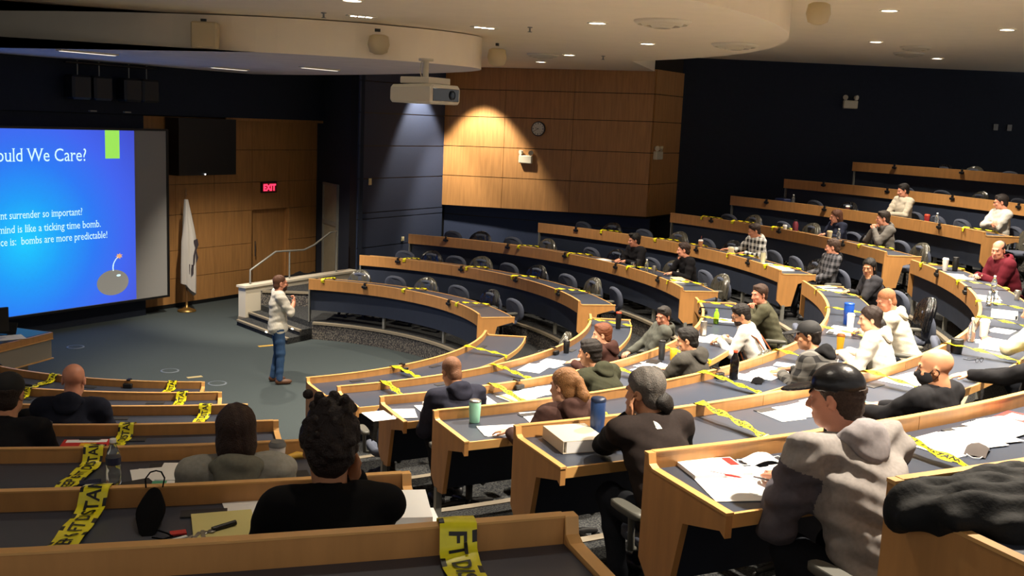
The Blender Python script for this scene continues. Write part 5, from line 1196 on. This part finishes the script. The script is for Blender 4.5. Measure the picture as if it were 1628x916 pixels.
# --- middle block
papers_spread(3, -78.2, .34, 'large white sheets overhanging the desk end near the bald man', 0, 3, .3)
binder(3, -75.2, .30, 'open white binder before the bald man in navy', mat('white_binder', 'd8d2ce', .5), .035, 4)
papers_spread(3, -70.6, .26, 'handout with red print beside the bald man in navy', 0, 2); papers_spread(3, -67.0, .26, 'white papers before the man in dark green', 0, 4, .3)
papers_spread(2, -50.2, .25, 'crumpled white papers before the ginger-haired person', 0, 4, .35)
tumbler(2, -41.7, .12, 'black travel mug on the second row rail side', BLACK, BLACK, .04, .16)
tumbler(2, -22.6, .42, 'tall black bottle with red cap at the second row end', BLACK, mat('red_cap', 'b8452a', .4), .04, .24)
tumbler(4, -78.2, .16, 'mint green tumbler with steel rim on the fourth row end', MINT, STEEL, .045, .17)
paper(4, -77.6, .42, 'white sheets on the fourth row end beside the mint tumbler', .30, .24, -6, 2); papers_spread(4, -73.8, .22, 'white papers before the blonde woman', 0, 2)
t = binder(5, -79.1, .24, 'thick white binder on the fifth row end', mat('binder_white_cover', 'cfc4b0', .5), .075, -6, .27, .32)
tumbler(5, -78.05, .18, 'tall navy blue tumbler beside the thick white binder', BLUE, mat('navy_lid', '1d2a44', .4), .046, .25)
flatmask(5, -78.1, .40, 'white face mask with loops by the thick binder', PAPER, LIDW, 10)
papers_spread(3, -52.6, .26, 'white papers before the man in grey hoodie', 0, 3); paper(3, -50.7, .16, 'black tablet on the third row desk by the thermos', .2, .14, 10, 1, BLACK, 'tablet', 'tablet', .01)
tumbler(3, -49.2, .16, 'black thermos on the third row desk', mat('charcoal_steel', '25272a', .4), BLACK, .038, .22); tumbler(3, -48.6, .27, 'yellow cup on the third row desk beside the thermos', YCUP, YCUP, .04, .13)
bottle(3, -28.7, .20, 'lime green drink bottle on the third row desk', GREENB, GREENB, None, .036, .2); paper(3, -26.6, .36, 'white sheets beside the lime green bottle', .24, .26, 0, 2)
papers_spread(3, -37.2, .30, 'white papers held by the man with braces', 0, 3); tumbler(3, -36.2, .14, 'brushed steel tumbler on the third row desk', STEEL, STEEL, .042, .19)
bottle(4, -59.3, .16, 'black cola bottle with red cap on the fourth row', mat('cola_black', '120e0e', .2), mat('red_cap', 'b8452a', .4), None, .042, .27)
papers_spread(4, -56.8, .24, 'white papers before the plaid shirt and black cap', 0, 4, .3); flatmask(4, -58.7, .36, 'black face mask beside the cola bottle', BLK, BLK, 20)
paper(4, -53.2, .22, 'small white sheet between the plaid shirt and yellow cup', .18, .22, 12)
tumbler(4, -35.5, .26, 'big royal blue water jug on the fourth row', mat('royal_blue', '1c4fb0', .3), mat('royal_blue', '1c4fb0', .3), .06, .26); cup(4, -37.0, .30, 'white paper cup beside the royal blue jug', CUPW, CUPW, .045, .15)
t = papers_spread(4, -38.6, .26, 'open notebook with yellow edge by the royal blue jug', 0, 3); papers_spread(4, -16.4, .34, 'white papers at the far end of the fourth row', 0, 2)
cup(4, -45.9, .40, 'yellow and brown coffee cup on the fourth row', YCUP, mat('brown_lid', '7a4a18', .5), .044, .15)
t = cup(5, -65.6, .10, 'clear cup of coral iced drink on the fifth row', PINKD, mat('clear_lid', 'e8e0dc', .2, trans=.5), .052, .17, LIDW)
papers_spread(5, -68.6, .24, 'papers with red print on the fifth row, behind the black cap', 0, 4, .3); pen(5, -65.4, .40, 'teal pen on the fifth row desk', mat('teal_pen', '5aa8a8', .4), 30)
papers_spread(5, -60.2, .20, 'white sheets before the bald man in the mask', 0, 3)
cup(5, -17.6, .30, 'tall white paper cup near the maroon hoodie', CUPW, LIDW, .045, .16); tumbler(5, -17.4, .46, 'black tumbler near the maroon hoodie', BLACK, BLACK, .042, .2)
papers_spread(5, -20.9, .30, 'white papers before the maroon hoodie', 0, 3); bottle(5, -28.6, .36, 'clear water bottle near the maroon hoodie', CLEAR, LIDW, mat('pale_label', '9aa0b0', .5), .034, .22)
papers_spread(5, -31.8, .18, 'white papers on the fifth row bend', 0, 3); bottle(5, -35.0, .14, 'small clear bottle on the bend, nearer the rail', CLEAR, LIDW, None, .03, .17); bottle(5, -34.4, .22, 'small clear bottle on the bend, farther from the rail', CLEAR, LIDW, None, .03, .17)
binder(5, -39.0, .26, 'white binder lying on the bend of the fifth row', PAPER, .055, 88); binder(5, -49.6, .34, 'thick white binder on the fifth row by the cream sleeve', PAPER, .06, 85)
bottle(5, -48.8, .08, 'clear water bottle by the rail of the fifth row', CLEAR, LIDW, None, .034, .23); cup(5, -46.9, .14, 'white coffee cup on the fifth row by the red mask', CUPW, LIDW, .048, .15)
paper(5, -44.2, .26, 'white sheet on the fifth row before the cream sleeve', .21, .28, 80); flatmask(5, -48.0, .20, 'reddish face mask on white paper, fifth row', mat('coral_cloth', 'd8664e', .8), BLK, 15); paper(5, -48.3, .24, 'white paper under the reddish mask', .2, .26, 10, 1, th=.0005)
tumbler(5, -52.6, .10, 'squat black mug at the rail of the fifth row', BLACK, BLACK, .055, .13)
t = thing('spectacles', 'folded black spectacles on the fifth row desk', 'glasses', dpos(5, -54.0, .36)+Vector((0, 0, .002)), rad(20)); b = MB()
for q in (-1, 1): b.tube([(q*.034+.026*math.cos(j*PI/6), .0, .022+.019*math.sin(j*PI/6)) for j in range(13)], .0025, 5); b.tube([(q*.06, 0, .03), (q*.058, .06, .012), (q*.03, .13, .006)], .003, 5)
b.build('frame', BLACK, t)
tumbler(5, -31.2, .54, 'silver can at the desk edge of the fifth row', STEEL, STEEL, .033, .12)
papers_spread(6, -72.0, .25, 'fanned white papers on the sixth row near the tape', 0, 6, .45); flatmask(6, -73.2, .42, 'grey and black face mask on the sixth row', mat('grey_cloth', '4a4442', .9), LIDW, 25)
t = paper(6, -69.6, .16, 'red and white booklet on the sixth row', .26, .17, 8, 1, RED, 'booklet', 'booklet', .012); b = MB(); b.box((0.03, .0, .0126), (.06, .05, .0005)); b.build('title_band', PAPER, t)
pen(6, -70.6, .08, 'black pen by the rail of the sixth row', BLACK, 80)
papers_spread(6, -79.15, .33, 'large white sheets before the man in the grey vest', 0, 4, .30, .24, .32)
t = paper(6, -79.9, .13, 'white and red booklet by the rail before the grey vest', .22, .28, 80, 1, PAPER, 'booklet', 'booklet', .018); b = MB(); b.box((0.05, -.11, .0186), (.05, .022, .0005)); b.build('red_print', RED, t)
pen(6, -79.95, .24, 'red pen on the large white sheets', RED, 40, .01); pen(6, -79.3, .36, 'grey pen on the large white sheets', mat('grey_pen', '6b6468', .4), 30, .01)
flatmask(6, -78.55, .12, 'white and blue face mask beside the red booklet', mat('pale_blue_mask', 'd4dce4', .8), LIDW, -5)
tumbler(6, -76.6, .14, 'black travel mug before the man in the grey vest', BLACK, BLACK, .042, .17)
# --- far block
binder(3, 19.6, .30, 'white book on the desk before the man in black jacket', PAPER, .04, 90, .2, .26); bottle(3, 8.9, .30, 'clear water bottle beside the dark tumbler, third row', CLEAR, LIDW, None, .034, .23)
tumbler(3, 10.5, .24, 'dark tumbler on the third row of the far block', BLACK, BLACK, .042, .2); tumbler(3, 7.4, .34, 'small silver can on the third row of the far block', STEEL, STEEL, .033, .14)
binder(3, .5, .34, 'cream box file at the end of the third row, far block', TAN, .06, 80, .2, .3); cup(3, 12.5, .3, 'small glass cup on the third row, far block', CLEAR, CLEAR, .034, .09)
cup(4, 12.9, .28, 'iced coffee with straw in the far block', mat('iced_coffee', 'b07448', .4), LIDW, .045, .15, mat('brown_straw', '7a3a28', .5)); papers_spread(4, 9.6, .28, 'white papers before the black and white plaid jacket', 0, 3, .35)
b = MB(); b.lathe([(.07, 0), (.085, .05), (.05, .11), (.06, .14), (.03, .17)], 9); tag(b.build('paper_bag', TAN, loc=dpos(4, 6.2, .22)), 'crumpled cream paper bag before the plaid jacket', 'bag')
tumbler(4, .6, .34, 'pale tumbler on the fourth row of the far block', mat('pale_green_steel', 'b4b08e', .4), STEEL, .045, .2); papers_spread(4, -2.4, .32, 'white papers at the end of the fourth row, far block', 0, 4, .4)
binder(4, -4.2, .34, 'notebook at the end of the fourth row, far block', PAPER, .02, 85); cup(5, 9.8, .2, 'small white cup on the fifth row of the far block', CUPW, LIDW, .042, .11)
t = thing('red_flask', 'dark red flask standing on the fifth row, far block', 'flask', dpos(5, 9.2, .36), 0); b = MB(); b.lathe([(.05, 0), (.055, .02), (.055, .16), (.04, .2), (.03, .22)], 14); b.build('body', mat('dark_red', '6d2430', .5), t); b = MB(); b.lathe([(.032, .221), (.032, .25)], 12); b.build('cap', BLACK, t)
papers_spread(5, 6.6, .25, 'white papers before the woman in navy', 0, 3); cup(5, 3.0, .26, 'beige cup on the fifth row of the far block', TAN, TAN, .05, .14); bottle(5, 2.3, .36, 'clear water bottle on the fifth row of the far block', CLEAR, LIDW, None, .034, .22)
papers_spread(5, -.2, .22, 'white papers before the grey hoodie in the far block', 0, 3)
t = thing('lunch_box', 'dark blue lunch box on the sixth row of the far block', 'box', dpos(6, 19.3, .3), rad(10)); b = MB(); b.cbox((0, 0, .06), (.1, .16, .058), .02); b.build('body', mat('blue_plastic', '1d2c56', .5), t); b = MB(); b.tube([(0, -.08, .118), (0, -.05, .15), (0, .05, .15), (0, .08, .118)], .008, 6); b.build('handle', BLACK, t)
bottle(6, 18.2, .36, 'clear bottle beside the dark blue lunch box', CLEAR, LIDW, None, .034, .22); binder(6, 17.2, .22, 'pale notebook on the sixth row of the far block', PAPER, .03, 85)
cup(6, 10.4, .2, 'small dark cup on the sixth row of the far block', mat('maroon_cup', '5a2a2a', .5), LIDW, .042, .11); cup(6, .3, .25, 'red cup with lid on the sixth row of the far block', mat('red_cup', 'a83030', .4), mat('red_cap', 'b8452a', .4), .05, .15); bottle(6, -.5, .33, 'clear water bottle beside the red cup, far block', CLEAR, LIDW, None, .036, .22)
papers_spread(6, -2.6, .26, 'white papers before the folded arms in the far block', 0, 3)
# --- black jacket draped over the end of the seventh row, and bags on the floor
t = thing('jacket', 'black padded jacket draped over the nearest desk end at the right', 'jacket', pol(RR[6]+.1, -80.5, ZZ[6])); off = t.location.copy()
f = Field((-.2, -.35, -.35), (1.1, .5, .2), .012)
def jp(s_, q): return pol(RR[6]+q, -81.5+s_, ZZ[6])-off
f = Field(np.minimum(np.array(jp(-.1, -.1)), np.array(jp(3.2, .6)))-.25, np.maximum(np.array(jp(-.1, -.1)), np.array(jp(3.2, .6)))+.3, .012)
for i in range(16):
    s_ = i/15*3.1; w_ = .75+.45*min(1, s_/.9)
    for q, z, r_ in ((.075, -.045, .042), (.16, -.035, .046), (.25, -.03, .048), (.34, -.04, .045), (.43, -.05, .04)):
        if q > .3 and s_ < .5+(q-.3)*4: continue
        f.cap(np.array(jp(s_, q))+(0, 0, z), np.array(jp(s_+.25, q+.015))+(0, 0, z), r_*w_, r_*w_, .04)
f.cap(np.array(jp(.0, .07))+(0, 0, -.035), np.array(jp(-.17, .12))+(0, 0, -.075), .042, .05, .05)
f.cap(np.array(jp(-.1, .12))+(0, 0, -.06), np.array(jp(.6, .33))+(0, 0, -.055), .05, .05, .05)

gx, gy, gz = [f.lo[q]+f.h*np.arange(f.n[q]) for q in range(3)]
f.F = (f.F+.010*np.sin(gy[None, :, None]*62+2.0*np.sin(gx[:, None, None]*6)+gx[:, None, None]*14)+.006*np.sin(gy[None, :, None]*31-gx[:, None, None]*23)).astype(np.float32); f.noise(.008, 16, 4)
mkmesh('jacket_cloth', [f.mesh()], [mat('black_nylon', '101112', .75, bump=.2, bscale=30, spec=.25)], t)
b = MB(); b.tube([jp(1.5, .02)+Vector((0, 0, .0)), jp(1.75, .12)+Vector((0, 0, .022)), jp(1.85, .22)+Vector((0, 0, .03)), jp(2.05, .33)+Vector((0, 0, .02))], .004, 6); b.build('reflective_piping', mat('silver_piping', 'c8c8c4', .3), t)
for i, (r_, a, z, c, lb) in enumerate(((RR[4]-.35, -79.3, TT[3], '3a2430', 'maroon bag on the floor under the fourth row end'), (RR[5]-.30, -80.0, TT[4], '121214', 'black bag on the floor under the fifth row end'), (RR[2]-.42, -77.2, TT[1], '141416', 'black bag on the floor by the second row end'))):
    f = Field((-.3, -.25, 0), (.3, .25, .4), .014); f.rbox((0, 0, .12), (.16, .09, .09), .03, None, 0); f.ell((0, 0, .22), (.15, .1, .08), None, .05); f.noise(.012, 16, i); f.plane((0, 0, .003), (0, 0, 1))
    t = thing('floor_bag', lb, 'bag', pol(r_, a, z), rad(a)); mkmesh('bag_body', [f.mesh()], [mat('bag_'+c, c, .8)], t); b = MB(); b.tube([(-.09, 0, .28), (-.05, .02, .36), (.05, .02, .36), (.09, 0, .28)], .01, 6); b.build('handle', BLACK, t)

paper(6, -78.35, .55, 'black phone at the desk edge by the grey vest', .075, .15, 30, 1, BLACK, 'phone', 'phone', .009)
bpy.context.view_layer.update()
